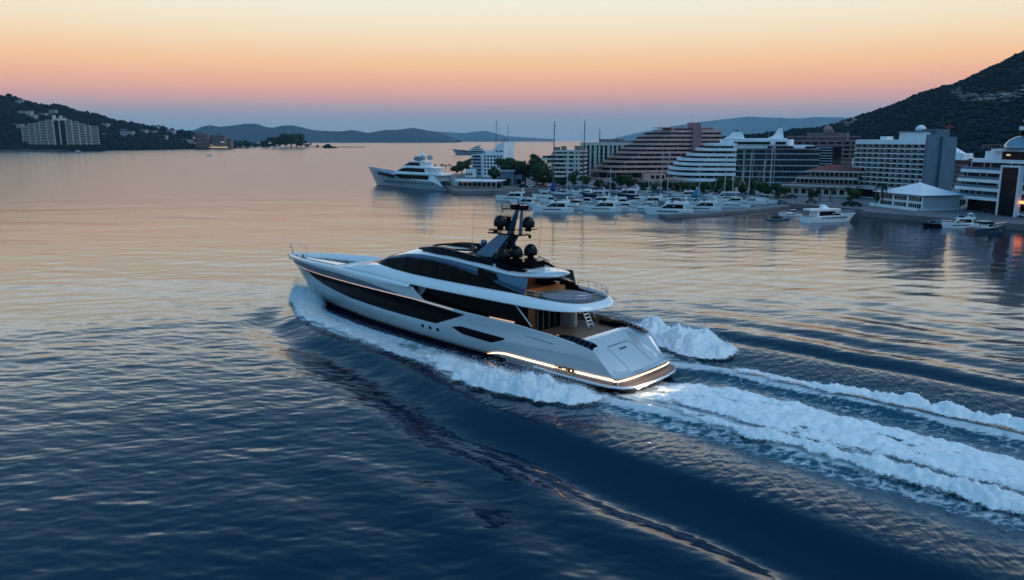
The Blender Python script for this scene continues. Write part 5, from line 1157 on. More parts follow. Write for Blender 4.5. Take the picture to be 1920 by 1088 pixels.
G().box(X(1914.5), X(1926), -1.9, -1.75, Hh(375), Hh(371)).build('lit_sign', M_REDL, b.o)
G().box(X(1864), X(1870), .9, 1.18, Hh(292), Hh(289)).build('lit_window', M_LIT, b.o)
for px in (1832, 1840): pole(b, X(px), Hh(280), Hh(262), .05, 0)
# ================= boats, masts, trees, cars =================
M_BWH = pmat('white gelcoat', (.84, .86, .88), .25, var=.04, vscale=1, coat=.3)
M_NAVY = pmat('navy hull paint', (.012, .03, .07), .2, coat=.5)
M_CANVAS = pmat('blue canvas', (.015, .04, .16), .8)
M_CANVL = pmat('light blue canvas', (.03, .14, .26), .8)
M_MAST = pmat('pale aluminium mast', (.55, .58, .62), .35, .6)
M_MASTD = pmat('dark carbon mast', (.03, .035, .04), .4)
M_DECKW = pmat('pale deck', (.30, .28, .26), .6)
def hull_loft(L, Bm, z_aft, z_bow, rake=.10, full=2.6, n=18):
    rings = []
    for s_ in np.linspace(0, 1, n):
        zt_ = z_aft + (z_bow - z_aft) * s_ ** 1.6; r = []
        for k in range(7):
            z = -.4 + (zt_ + .4) * k / 6; xe = L * (1 - rake * (1 - (z + .4) / (zt_ + .4))); x = s_ * xe
            y = Bm / 2 * (1 - s_ ** full) ** .9 * (.80 + .20 * (k / 6) ** .7) ; r.append((x, y, z))
        rings.append([(x, -y, z) for x, y, z in r][::-1] + r if True else r)
    return rings
def boat_hull(L, Bm, za, zb_, mat, par, **k):
    rings = hull_loft(L, Bm, za, zb_, **k); g = G(); g.loft(rings); n = len(rings[0]); g.add(rings[0], [tuple(range(n))])
    h_ = g.build('hull', mat, par, 'auto')
    d = [(r[-1][0], r[-1][1] * .97, r[-1][2] - .12) for r in rings]; g = G(); g.loft([[(x, y, z), (x, 0, z + .05), (x, -y, z)][::-1] for x, y, z in d]); g.build('deck', M_DECKW, par); return h_
def cabin(x0, x1, w0, w1, z0, z1, rf, ra, mat, par, name='cabin', glass=True):
    """tapered superstructure; rf/ra slope lengths of its front/aft end"""
    zt = z1; lo = [(x0, -w0 / 2, z0), (x1, -w1 / 2 * .7, z0), (x1, w1 / 2 * .7, z0), (x0, w0 / 2, z0)]; hi = [(x0 + ra, -w0 * .44, zt), (x1 - rf, -w1 * .36, zt), (x1 - rf, w1 * .36, zt), (x0 + ra, w0 * .44, zt)]
    c = G().hexa(lo, hi).build(name, mat, par)
    if glass:
        f = lambda t, k, o: tuple(np.array(lo[k]) * (1 - t) + np.array(hi[k]) * t + np.array([0, o, 0]))
        for k0, k1, o in ((0, 1, -.03), (3, 2, .03)):
            a, b_, c_, d_ = f(.22, k0, o), f(.22, k1, o), f(.90, k1, o), f(.90, k0, o)
            mid = lambda p, q, t: tuple(np.array(p) * (1 - t) + np.array(q) * t)
            G().add([mid(a, b_, .06), mid(a, b_, .94), mid(d_, c_, .90), mid(d_, c_, .10)], [(0, 1, 2, 3)]).build('side_window', M_DGLASS, c)
        ex = .04; q = [f(.3, 1, 0), f(.3, 2, 0), f(.88, 2, 0), f(.88, 1, 0)]; q = [(p[0] + ex, p[1] * .92, p[2]) for p in q]; G().add(q, [(0, 1, 2, 3)]).build('windscreen', M_DGLASS, c)
    return c
def motorboat(name, L, style, hullmat=None):
    o = empty(name); Bm = L * .29; hm = hullmat or M_BWH; za, zb_ = L * .085 + .2, L * .135 + .3
    boat_hull(L, Bm, za, zb_, hm, o)
    for s_ in (-1, 1):
        if style != 'cabin': G().loft([[(L * t, s_ * (Bm / 2 * (1 - t ** 2.6) ** .9 * .97 + .03), z) for z in (za * .62, za * .80)][::s_] for t in np.linspace(.30, .72, 7)]).build('hull_window', M_DGLASS, o)
    if style == 'fly':
        c = cabin(L * .16, L * .74, Bm * .8, Bm * .6, za, za + 1.5, L * .20, L * .02, M_BWH, o)
        G().prism([(L * .10, -Bm * .38), (L * .48, -Bm * .34), (L * .56, 0), (L * .48, Bm * .34), (L * .10, Bm * .38)], za + 1.5, za + 1.95).build('flybridge', M_BWH, o)
        G().hexa([(L * .42, -Bm * .28, za + 1.95), (L * .47, -Bm * .28, za + 1.95), (L * .47, Bm * .28, za + 1.95), (L * .42, Bm * .28, za + 1.95)], [(L * .38, -Bm * .26, za + 2.4), (L * .40, -Bm * .26, za + 2.4), (L * .40, Bm * .26, za + 2.4), (L * .38, Bm * .26, za + 2.4)]).build('fly_windscreen', M_DGLASS, o)
        G().prism([(L * .14, -Bm * .3), (L * .18, -Bm * .3), (L * .18, Bm * .3), (L * .14, Bm * .3)], za + 2.9, za + 3.05).build('radar_arch', M_BWH, o)
        for s_ in (-1, 1): G().tube([(L * .12, s_ * Bm * .3, za + 1.9), (L * .16, s_ * Bm * .3, za + 2.9)], .08, 5).build('arch_leg', M_BWH, o)
        G().lathe([(.25, 0), (.3, .2), (.05, .35)], (L * .16, 0, za + 3.05), 8).build('radar', M_BWH, o)
    elif style == 'open':
        cabin(L * .36, L * .80, Bm * .72, Bm * .5, za + .1, za + 1.1, L * .24, L * .03, M_BWH, o)
        G().hexa([(L * .30, -Bm * .36, za + 1.1), (L * .60, -Bm * .30, za + 1.1), (L * .60, Bm * .30, za + 1.1), (L * .30, Bm * .36, za + 1.1)], [(L * .26, -Bm * .3, za + 1.75), (L * .46, -Bm * .26, za + 1.75), (L * .46, Bm * .26, za + 1.75), (L * .26, Bm * .3, za + 1.75)]).build('hardtop', M_DGLASS, o)
        G().prism([(L * .22, -Bm * .32), (L * .47, -Bm * .28), (L * .47, Bm * .28), (L * .22, Bm * .32)], za + 1.76, za + 1.88).build('hardtop_roof', M_BWH, o)
        G().box(L * .05, L * .2, -Bm * .3, Bm * .3, za - .05, za + .35).build('sun_pad', M_GREYU, o)
    else:
        cabin(L * .2, L * .60, Bm * .7, Bm * .6, za, za + 1.3, L * .10, L * .02, M_BWH, o)
        G().box(L * .08, L * .22, -Bm * .34, Bm * .34, za + 1.2, za + 1.4).build('bimini', M_CANVAS, o)
        for s_ in (-1, 1): G().tube([(L * .1, s_ * Bm * .33, za), (L * .1, s_ * Bm * .33, za + 1.2)], .04, 4).build('bimini_post', M_STEEL, o)
    for s_ in (-1, 1):
        pts = [(L * t, s_ * Bm / 2 * (1 - t ** 2.6) ** .9 * .95, za + (zb_ - za) * t ** 1.6 + .55) for t in np.linspace(.45, .985, 7)]; G().tube(pts, .03, 4).build('bow_rail', M_STEEL, o)
    return o
def sailboat(name, L, mh, mast_mat=None, cover=None, hullmat=None):
    o = empty(name); Bm = L * .26; za, zb_ = L * .07 + .2, L * .095 + .2; mm = mast_mat or M_MAST
    boat_hull(L, Bm, za, zb_, hullmat or M_BWH, o, rake=.16, full=2.2)
    cabin(L * .30, L * .66, Bm * .55, Bm * .4, za, za + .7, L * .08, L * .02, M_BWH, o)
    xm = L * .56; m_ = G().tube([(xm, 0, za), (xm - mh * .02, 0, za + mh)], max(.16, mh * .009), 6, max(.10, mh * .006)).build('mast', mm, o)
    for k in (.38, .66): G().tube([(xm - mh * .01, -Bm * .36, za + mh * k), (xm - mh * .01, Bm * .36, za + mh * k)], .05, 4).build('spreader', mm, m_)
    G().tube([(xm, 0, za + 1.6), (L * .16, 0, za + 1.5)], .09, 5).build('boom', mm, o)
    G().tube([(xm - .1, 0, za + 1.95), (L * .3, 0, za + 1.8), (L * .17, 0, za + 1.65)], .22, 6, .1).build('sail_cover', cover or M_CANVAS, o)
    g = (((L * .985, 0, zb_), 'forestay'), ((.05, 0, za), 'backstay'), ((xm, Bm * .46, za), 'shroud'), ((xm, -Bm * .46, za), 'shroud'))
    for p, nm in g: G().tube([p, (xm - mh * .02, 0, za + mh * .98)], .025, 3).build(nm, M_STEEL, o)
    return o
def place(o, px, py, hd, label=None, cat='boat', group=None, z=0.0, sc=1.0, ctr=None):
    p = P(px, py, z); o.location = (p[0], p[1], z); o.rotation_euler = (0, 0, R(hd)); o.scale = (sc, sc, sc); tag(o, label, cat, group); return o
FLY = motorboat('motor_yacht', 13, 'fly'); OPEN = motorboat('motor_boat', 11.5, 'open'); CRU = motorboat('cabin_cruiser', 9.5, 'cabin'); NAVY = motorboat('motor_boat', 11.5, 'open', M_NAVY)
used = set()
def put(proto, *a, **k):
    if proto.name in used: o = copy_tree(proto)
    else: used.add(proto.name); o = proto
    return place(o, *a, **k)
M_CREAM = pmat('cream gelcoat', (.50, .48, .43), .3); M_GREYH = pmat('grey hull paint', (.20, .23, .26), .25, coat=.3)
FLYN = motorboat('motor_yacht', 13, 'fly', M_NAVY); OPG = motorboat('motor_boat', 11.5, 'open', M_GREYH); CRC = motorboat('cabin_cruiser', 9.5, 'cabin', M_CREAM)
GM = 'motor boats moored in the marina'; GS = 'sailing boats moored in the marina'
# stern pixel position (waterline), heading in degrees (bow direction), scale
FB = [ (FLY, 990, 376, 172, .95, 'white flybridge boat moored alone at the left end of the marina'),
 (FLY, 1076, 398, 176, 1.02, 'white flybridge boat, leftmost in the front row, just right of the yacht mast'),
 (OPEN, 1104, 393, 150, .95, 'white boat with its bow raised toward the camera, second in the front row'),
 (FLY, 1166, 397, 172, 1.0, 'white flybridge boat in the middle of the front row'),
 (OPEN, 1195, 396, 168, .8, 'low white boat, dark topped, right of the middle flybridge boat in front'),
 (OPEN, 1238, 396, 165, .85, 'white open boat tucked behind the long flybridge boat in front'),
 (FLY, 1300, 403, 170, 1.15, 'long white flybridge boat, largest of the front row by the jetty'),
 (FLY, 1352, 396, 168, .95, 'white flybridge boat with a dark stern canopy at the jetty'),
 (OPEN, 1406, 389, 170, 1.0, 'white open boat moored right behind the middle of the jetty'),
 (OPEN, 1456, 381, 176, .95, 'white open boat at the landward end of the jetty'),
 (FLY, 1010, 386, 165, .8, 'small white flybridge boat half hidden behind the yacht mast'),
 (CRU, 1050, 381, 150, .9, 'small cruiser with blue bimini, second row behind the leftmost flybridge boat'),
 (OPG, 1088, 383, 160, .8, 'small grey hulled open boat in the second row behind the raised-bow boat'),
 (CRC, 1120, 384, 165, 1.0, 'small cruiser in the second row, near the tall dark mast'),
 (FLY, 1150, 383, 168, .8, 'small flybridge boat in the second row, behind the middle one'),
 (CRU, 1185, 384, 175, .9, 'small cruiser with blue bimini in the second row behind the low dark-topped boat'),
 (OPEN, 1215, 385, 160, .85, 'open boat in the second row, left of the long flybridge boat'),
 (FLY, 1248, 384, 168, .85, 'flybridge boat in the second row behind the long flybridge boat'),
 (OPG, 1290, 386, 170, .9, 'grey hulled open boat in the second row behind the long flybridge boat, at its stern'),
 (CRC, 1325, 384, 165, .9, 'small cruiser in the second row left of the blue-covered sail'),
 (FLY, 1390, 376, 175, 1.0, 'flybridge boat behind the jetty, right of the blue-covered sail'),
 (FLY, 1425, 372, 170, .8, 'small flybridge boat by the quay below the ship-shaped hotel'),
 (CRU, 1035, 370, 170, .85, 'small cruiser in the third row near the quay, at its left end'),
 (OPG, 1075, 370, 165, .9, 'grey hulled open boat in the third row between the two tall dark masts'),
 (CRU, 1105, 369, 160, .8, 'small cruiser in the third row just right of the tallest dark mast'),
 (FLYN, 1140, 370, 172, .8, 'dark blue hulled flybridge boat below the left end of the pink terraces'),
 (OPEN, 1172, 371, 165, .85, 'open boat in the third row below the pink terraced building'),
 (FLYN, 1205, 372, 170, 1.1, 'big flybridge boat with a dark blue hull in the third row of the marina'),
 (CRU, 1240, 374, 175, .9, 'small cruiser in the third row, left of the twin short masts'),
 (OPEN, 1270, 375, 165, .9, 'open boat in the third row, right of the twin short masts'),
 (FLY, 1315, 372, 172, .9, 'flybridge boat in the third row below the curved hotel decks'),
 (OPEN, 1352, 373, 170, .8, 'open boat in the third row right under the curved hotel decks'),
 (CRU, 1060, 360, 178, .8, 'small cruiser against the quay below the stepped cream apartments'),
 (OPEN, 1125, 361, 172, .8, 'open boat against the quay left of the pink terraced building'),
 (CRU, 1165, 361, 168, .8, 'small cruiser against the quay below the pink terraced building'),
 (FLY, 1222, 363, 172, .8, 'flybridge boat against the quay below the pink terraced building'),
 (OPEN, 1285, 366, 172, .8, 'open boat against the quay left of the curved hotel decks')]
for pr, px, py, hd, sc, lb in FB: put(pr, px, py, hd, lb, 'boat', GM, sc=sc)
# sailing boats: mast foot pixel, mast top row
SB = [(1036, 364, 228, 160, M_MASTD, M_CANVAS, 'sailing boat with the taller dark left mast and bundled blue sail'),
 (1092, 366, 226, 160, M_MASTD, M_CANVAS, 'sailing boat with the tallest dark mast, in front of the cream pillared block'),
 (1063, 362, 290, 165, None, None, 'sailing boat with a pale mast between the two tall dark masts'),
 (1143, 374, 314, 165, None, None, 'small sailing boat with a pale mast below the left end of the pink terraces'),
 (1215, 376, 333, 170, None, None, 'smallest sailing boat with a short mast, below the middle of the pink terraces'),
 (1238, 376, 284, 170, None, None, 'left one of two sailing boats with twin pale masts before the pink terraces'),
 (1250, 384, 281, 170, None, None, 'right one of two sailing boats with twin pale masts before the pink terraces'),
 (1309, 384, 303, 168, None, M_CANVL, 'sailing boat with a light blue sail cover and mast before the curved hotel decks'),
 (1357, 378, 288, 172, None, None, 'sailing boat whose mast stands at the right end of the curved decks'),
 (1372, 380, 282, 172, None, None, 'sailing boat whose mast stands at the left edge of the glass hotel front'),
 (1402, 382, 283, 172, None, None, 'sailing boat whose mast has a crossbar before the glass hotel front'),
 (1428, 374, 300, 174, None, None, 'sailing boat with the shorter mast before the glass hotel front'),
 (1441, 378, 275, 174, None, None, 'sailing boat with the right-hand tall mast before the glass hotel front')]
for i, (px, py, ty, hd, mm, cv, lb) in enumerate(SB):
    p = P(px, py, 0); mh = D(px, ty, p[1])[2] - 1.2; L_ = 11 if mh < 18 else 15
    o = sailboat('sailing_boat', L_, mh, mm, cv); a = R(hd); o.location = (p[0] - math.cos(a) * L_ * .56, p[1] - math.sin(a) * L_ * .56, 0); o.rotation_euler = (R(random.uniform(-.8, .8)), 0, a); tag(o, lb, 'sailing boat', GS)
for px, ty, Yd, lb in [(929, 226, 560, 'large sailing yacht with a dark mast beyond the sail-roofed block'), (951, 236, 540, 'large sailing yacht with a dark mast beyond the big round trees')]:
    mh = D(px, ty, Yd)[2] - 1.5; o = sailboat('sailing_boat', 24, mh, M_MASTD); q = D(px, 262, Yd); o.location = (q[0] + 24 * .56, q[1], 0); o.rotation_euler = (0, 0, R(180)); tag(o, lb, 'sailing boat')
# blue heaps of sail canvas
for px, py, w_, h_, m_, lb in [(1035, 352, 1.2, 4.6, M_CANVAS, 'bundled blue sail hoisted on the left dark mast'), (1303, 366, 1.9, 3.8, M_CANVL, 'bundled light blue sail leaning on a mast in the marina')]:
    p = P(px, py + 14, 0); o = empty('sail_bundle', (p[0], p[1] - 1, 1.6), 0, lb, 'sail'); g = G(); g.lathe([(w_ * .9, 0), (w_, h_ * .3), (w_ * .55, h_ * .7), (w_ * .15, h_)], (0, 0, 0), 7); q = g.build('canvas', m_, o); q.rotation_euler = (0, R(12), 0)
# moored superyacht
def superyacht(name, L, label, bowpix, sternpix):
    pa = P(*sternpix, 0); pb = P(*bowpix, 0); d = pb - pa; rz = math.atan2(d[1], d[0]); Ls = math.hypot(d[0], d[1]); o = empty(name, (pa[0], pa[1], 0), rz, label, 'yacht'); k = Ls / L / .93; o.scale = (k, k, k * .9)
    g = G(); rings = []
    for s_ in np.linspace(0, 1, 30):
        zt_ = 3.2 + 3.4 * s_ ** 2 + (1.2 if s_ > .5 else 0) * sst(.5, .6, s_); 
        if s_ < .12: zt_ = 1.0 + 2.2 * s_ / .12
        r = []
        for q in range(8):
            z = -.6 + (zt_ + .6) * q / 7; x = s_ * L * (1 - .11 * (1 - q / 7)); y = 4.6 * (1 - s_ ** (2.2 + 2 * q / 7)) ** .95 * (.84 + .16 * q / 7); r.append((x, y, z))
        rings.append([(x, -y, z) for x, y, z in r][::-1] + r)
    g.loft(rings); g.add(rings[0], [tuple(range(16))]); g.build('hull', pmat('pale grey hull', (.30, .36, .42), .25, coat=.4), o, 'auto')
    for s_ in (1, -1):
        G().loft([[(x, s_ * (4.62 * (1 - (x / (L * .9)) ** 2.4) ** .95 * .86 + .05), z) for z in (0.05, .35)][::s_] for x in np.linspace(1, L * .86, 20)]).build('boot_stripe', M_BPD, o)
    def dk(x0, x1, w_, z0, z1, rf, ra, mat, nm='deck_house', gl=True): return cabin(x0, x1, w_, w_ * 1.0, z0, z1, rf, ra, mat, o, nm, gl)
    dk(L * .14, L * .72, 8.0, 3.2, 5.6, 4, .5, M_BWH); G().prism(nose(L * .05, L * .56, -4.2, 4.2, 4), 5.6, 6.1).build('deck_slab', M_BWH, o)
    dk(L * .20, L * .62, 7.2, 6.1, 8.2, 5, 1, M_BWH); G().prism(nose(L * .13, L * .46, -3.8, 3.8, 4), 8.2, 8.6).build('deck_slab', M_BWH, o)
    dk(L * .28, L * .54, 5.8, 8.6, 10.4, 5, 1, M_BWH); G().prism(nose(L * .24, L * .44, -3.0, 3.0, 3), 10.4, 10.8).build('hardtop', M_BWH, o)
    m_ = G().hexa([(L * .33, -.8, 10.8), (L * .38, -.8, 10.8), (L * .38, .8, 10.8), (L * .33, .8, 10.8)], [(L * .325, -.3, 14.6), (L * .34, -.3, 14.6), (L * .34, .3, 14.6), (L * .325, .3, 14.6)]).build('mast', M_BWH, o)
    G().box(L * .31, L * .36, -2.6, 2.6, 12.6, 12.85).build('spreader', M_BWH, m_); G().tube([(L * .333, 0, 14.5), (L * .333, 0, 18.2)], .14, 5, .06).build('antenna', M_BWH, m_)
    for s_, x in ((1, .29), (-1, .30), (1, .36)): G().lathe([(.5, 0), (1.0, .4), (1.05, 1.1), (.8, 1.7), (.05, 2.0)], (L * x, s_ * 1.9, 10.9 if x > .35 else 11.3), 12).build('satellite_dome', M_BGL, m_, True)
    for k in range(7): G().box(L * .57 + k * 1.5, L * .57 + k * 1.5 + 1.0, 4.15 - k * .05, 4.30 - k * .05, 3.9 + k * .16, 5.0 + k * .16).build('window', M_DGLASS, o); G().box(L * .57 + k * 1.5, L * .57 + k * 1.5 + 1.0, -4.30 + k * .05, -4.15 + k * .05, 3.9 + k * .16, 5.0 + k * .16).build('window', M_DGLASS, o)
    for k in range(16):
        x = 6 + k * 2.0
        for s_ in (1, -1): yy = 4.6 * (1 - (x / (L * .96)) ** 3.4) ** .95 * .96; G().box(x, x + .7, s_ * yy - .09, s_ * yy + .09, 2.0, 2.45).build('porthole', M_DGLASS, o)
    G().tube([(L * .99, 0, 6.4), (L * .985, 0, 9.2)], .08, 4).build('jackstaff', M_BWH, o); G().tube([(L * .80, 0, 6.0), (L * .80, 0, 10.5)], .06, 4).build('jackstaff', M_BWH, o)
    for s_ in (1, -1): G().hexa([(1, s_ * 4.1, 1.0), (6, s_ * 4.3, 3.2), (9, s_ * 4.3, 3.2), (4, s_ * 4.1, 1.0)], [(5, s_ * 4.0, 5.6), (6.5, s_ * 4.0, 5.6), (9, s_ * 4.0, 5.6), (8, s_ * 4.0, 5.6)]).build('side_wing', M_BWH, o)
    return o
superyacht('superyacht', 50, 'grey hulled superyacht with stacked white decks moored at the end of the pier', (702, 347), (852, 357))
superyacht('superyacht', 50, 'distant white motor ship at anchor beyond the sail-roofed block', (853, 290), (922, 290))
# small launch far left
o = put(CRU, 398, 293, 180, 'tiny launch alone on the open water on the left', 'boat', sc=.9)
o = copy_tree(CRU); place(o, 150, 284, 180, 'small white boat close to the headland shore on the left', 'boat', sc=1.0)
# right-hand boats
def bigcruiser():
    L = 16; o = empty('motor_yacht'); boat_hull(L, 4.4, 1.5, 2.3, M_BWH, o, rake=.14)
    cabin(2.6, 12.6, 3.8, 3.0, 1.45, 3.1, 4.6, .2, M_BWH, o)
    G().prism([(.6, -1.9), (7.6, -1.7), (10.4, -1.0), (10.4, 1.0), (7.6, 1.7), (.6, 1.9)], 3.1, 3.55).build('flybridge', M_BWH, o)
    G().hexa([(5.0, -1.0, 3.55), (7.2, -.9, 3.55), (7.2, .9, 3.55), (5.0, 1.0, 3.55)], [(4.9, -.5, 4.7), (5.6, -.5, 4.7), (5.6, .5, 4.7), (4.9, .5, 4.7)]).build('radar_mast', M_BWH, o)
    for k in range(9):
        for s_ in (1, -1): x = 4.2 + k * .95; y = 2.2 * (1 - (x / 16) ** 2.6) ** .9 * .96; G().box(x, x + .45, s_ * y - .06, s_ * y + .06, 1.0, 1.45).build('porthole', M_DGLASS, o)
    for s_ in (1, -1): G().tube([(16 * t, s_ * 2.2 * (1 - t ** 2.6) ** .9 * .95, 1.5 + .8 * t ** 1.6 + .6) for t in np.linspace(.45, .985, 7)], .03, 4).build('bow_rail', M_STEEL, o); G().tube([(.9, s_ * 1.7, 1.5), (.9, s_ * 1.7, 3.1)], .06, 4).build('post', M_STEEL, o)
    return o
place(bigcruiser(), 1508, 417, 14, 'long white motor yacht with square portholes, before the slab hotel', 'yacht')
o = copy_tree(OPEN); place(o, 1500, 405, 190, 'white catamaran-like boat tied behind the long motor yacht with square portholes', 'boat', sc=.62)
o = empty('pontoon', tuple(P(1438, 413, 0)[:2]) + (0,), R(12), 'low dark floating pontoon left of the long white motor yacht', 'pontoon'); G().box(0, 6.5, -1, 1, .05, .5).build('deck', M_BG, o)
for x in (.4, 3.2, 6): G().tube([(x, -.9, .3), (x, -.9, 1.5)], .06, 5).build('post', M_STEEL, o)
G().box(1.5, 4.5, -.3, .8, .5, .95).build('dinghy', M_BLACK, o)
o = copy_tree(FLY); place(o, 1828, 426, 192, 'white flybridge cruiser moored left of the navy boat', 'boat', sc=.80)
o = put(NAVY, 1819, 437, 15, 'navy hulled motor boat with white topsides at the right edge of the water', 'boat', sc=.92)
o = empty('workboat', tuple(P(1774, 424, 0)[:2]) + (0,), R(196), 'low dark workboat moored left of the white flybridge cruiser', 'boat'); boat_hull(7.5, 2.2, .6, .9, M_BLACK, o); G().box(2.5, 4.2, -.7, .7, .55, 1.5).build('wheelhouse', M_BG, o); G().box(2.6, 4.25, -.6, .6, 1.1, 1.4).build('window', M_DGLASS, o)
for x in (.6, 5.5): G().tube([(x, 0, .6), (x, 0, 1.6)], .05, 5).build('post', M_STEEL, o)
o = empty('motor_boat', tuple(P(1672, 397, 0)[:2]) + (0,), R(180), 'small white runabout against the quay behind the long motor yacht', 'boat'); boat_hull(7, 2.2, .8, 1.1, M_BWH, o); cabin(2.5, 5, 1.6, 1.4, .8, 1.5, .8, .1, M_BWH, o)
p = P(1869, 403, Z0); o = empty('flagpole', (p[0], p[1], Z0), 0, 'tall white flagpole on the quay in front of the black hotel panel', 'flagpole'); G().tube([(0, 0, 0), (.35, 0, D(0, 333, p[1])[2] - Z0)], .16, 7, .07).build('pole', M_BWH, o); G().box(-.05, .35, -.1, .1, 3.5, 7).build('furled_flag', M_CANVAS, o)

# ---------------- trees ----------------
M_BARK = pmat('bark', (.07, .05, .04), .9)
M_LEAF = pmat('tree leaves', (.022, .052, .020), .8, var=.5, vscale=.6, spec=.2)
M_LEAFD = pmat('dark tree leaves', (.014, .034, .018), .8, var=.5, vscale=.6, spec=.2)
def crown_mesh(lobes, nleaf, size, seed, mat, par):
    r = np.random.default_rng(seed); V = []; 
    L_ = np.array(lobes, float); wts = L_[:, 3] ** 2; wts /= wts.sum()
    k = r.choice(len(L_), nleaf, p=wts); d = r.normal(size=(nleaf, 3)); d /= np.linalg.norm(d, axis=1)[:, None]; rad = r.uniform(.55, 1.05, nleaf)[:, None]
    c = L_[k, :3] + d * rad * L_[k, 3:4] * np.array([1, 1, .8])
    a = r.normal(size=(nleaf, 3)); a /= np.linalg.norm(a, axis=1)[:, None]; b_ = np.cross(a, r.normal(size=(nleaf, 3))); b_ /= np.linalg.norm(b_, axis=1)[:, None]; s_ = size * r.uniform(.6, 1.4, nleaf)[:, None]
    q = np.stack([c - a * s_, c + b_ * s_ * .6, c + a * s_, c - b_ * s_ * .6], 1).reshape(-1, 3)
    g = G(); g.v = [tuple(p) for p in q]; g.f = [(4 * i, 4 * i + 1, 4 * i + 2, 4 * i + 3) for i in range(nleaf)]
    for l in lobes: g.blob(l[:3], l[3] * .72, r.integers(0, 9999), .2, 1)
    return g.build('crown', mat, par)
def mk_tree(kind, seed):
    r = random.Random(seed); o = empty('tree')
    if kind == 'round':
        lobes = [(r.gauss(0, 1.9), r.gauss(0, 1.6), 5.2 + r.gauss(0, 1.2), r.uniform(1.5, 2.4)) for _ in range(9)]; crown_mesh(lobes, 1500, .38, seed, M_LEAF, o)
        G().tube([(0, 0, -.2), (.1, 0, 2.5), (0, .1, 4.5)], .35, 7, .15).build('trunk', M_BARK, o)
    elif kind == 'pine':
        lobes = [(r.gauss(0, 1.3), r.gauss(0, 1.1), 6.4 + r.gauss(0, .5), r.uniform(1.0, 1.5)) for _ in range(6)]; crown_mesh(lobes, 800, .32, seed, M_LEAFD, o)
        G().tube([(0, 0, -.2), (.3, 0, 3), (.1, .1, 6)], .22, 6, .1).build('trunk', M_BARK, o)
    elif kind == 'bush':
        lobes = [(r.gauss(0, 1.2), r.gauss(0, .8), 1.3 + r.gauss(0, .4), r.uniform(.9, 1.4)) for _ in range(6)]; crown_mesh(lobes, 600, .3, seed, M_LEAFD, o)
        G().tube([(0, 0, -.2), (0, 0, 1)], .2, 6, .1).build('trunk', M_BARK, o)
    elif kind == 'palm':
        o.name = 'palm_tree'; G().tube([(0, 0, -.2), (.15, 0, 3), (.1, .05, 6.2)], .22, 7, .16).build('trunk', M_BARK, o); g = G()
        for k in range(26):
            a = r.uniform(0, 6.28); up = r.uniform(-.2, 1.2); pr = None; L_ = r.uniform(1.8, 2.5)
            for j in range(5):
                t = j / 4; x = L_ * t * math.cos(up * .5); z = 6.2 + L_ * (math.sin(up) * t - .95 * t * t); wv = .38 * math.sin(math.pi * min(1, t + .15)); p0 = (x * math.cos(a) - wv * math.sin(a), x * math.sin(a) + wv * math.cos(a), z - .12); p1 = (x * math.cos(a) + wv * math.sin(a), x * math.sin(a) - wv * math.cos(a), z - .12); pm = (x * math.cos(a), x * math.sin(a), z)
                if pr: g.add([pr[0], p0, pm, pr[2], pr[1], p1], [(0, 1, 2, 3), (3, 2, 5, 4)])
                pr = (p0, p1, pm)
        g.build('crown', M_LEAFD, o)
    return o
TP = {}; NSC = {'round': 7.6, 'pine': 7.8, 'bush': 2.8, 'palm': 7.0}
def tree(kind, px, ybase, ytop, label, group=None, z=None, Y=None, wide=1.0):
    v = (kind, random.randint(0, 1))
    if Y is None: p = P(px, ybase, Z0 if z is None else z); x, y, zz = p
    else: q = D(px, ybase, Y); x, y, zz = q[0], Y, Z0 if z is None else z
    if v not in TP: o = TP[v] = mk_tree(kind, hash(kind) % 97 + v[1] if False else sum(map(ord, kind)) + v[1])
    else: o = copy_tree(TP[v])
    sc = (D(px, ytop, y)[2] - zz) / NSC[kind]; o.location = (x, y, zz); o.scale = (sc * wide, sc * wide, sc); o.rotation_euler = (0, 0, random.uniform(0, 6.28)); tag(o, label, 'palm tree' if kind == 'palm' else 'bush' if kind == 'bush' else 'tree', group); return o
GT = 'trees along the waterfront'
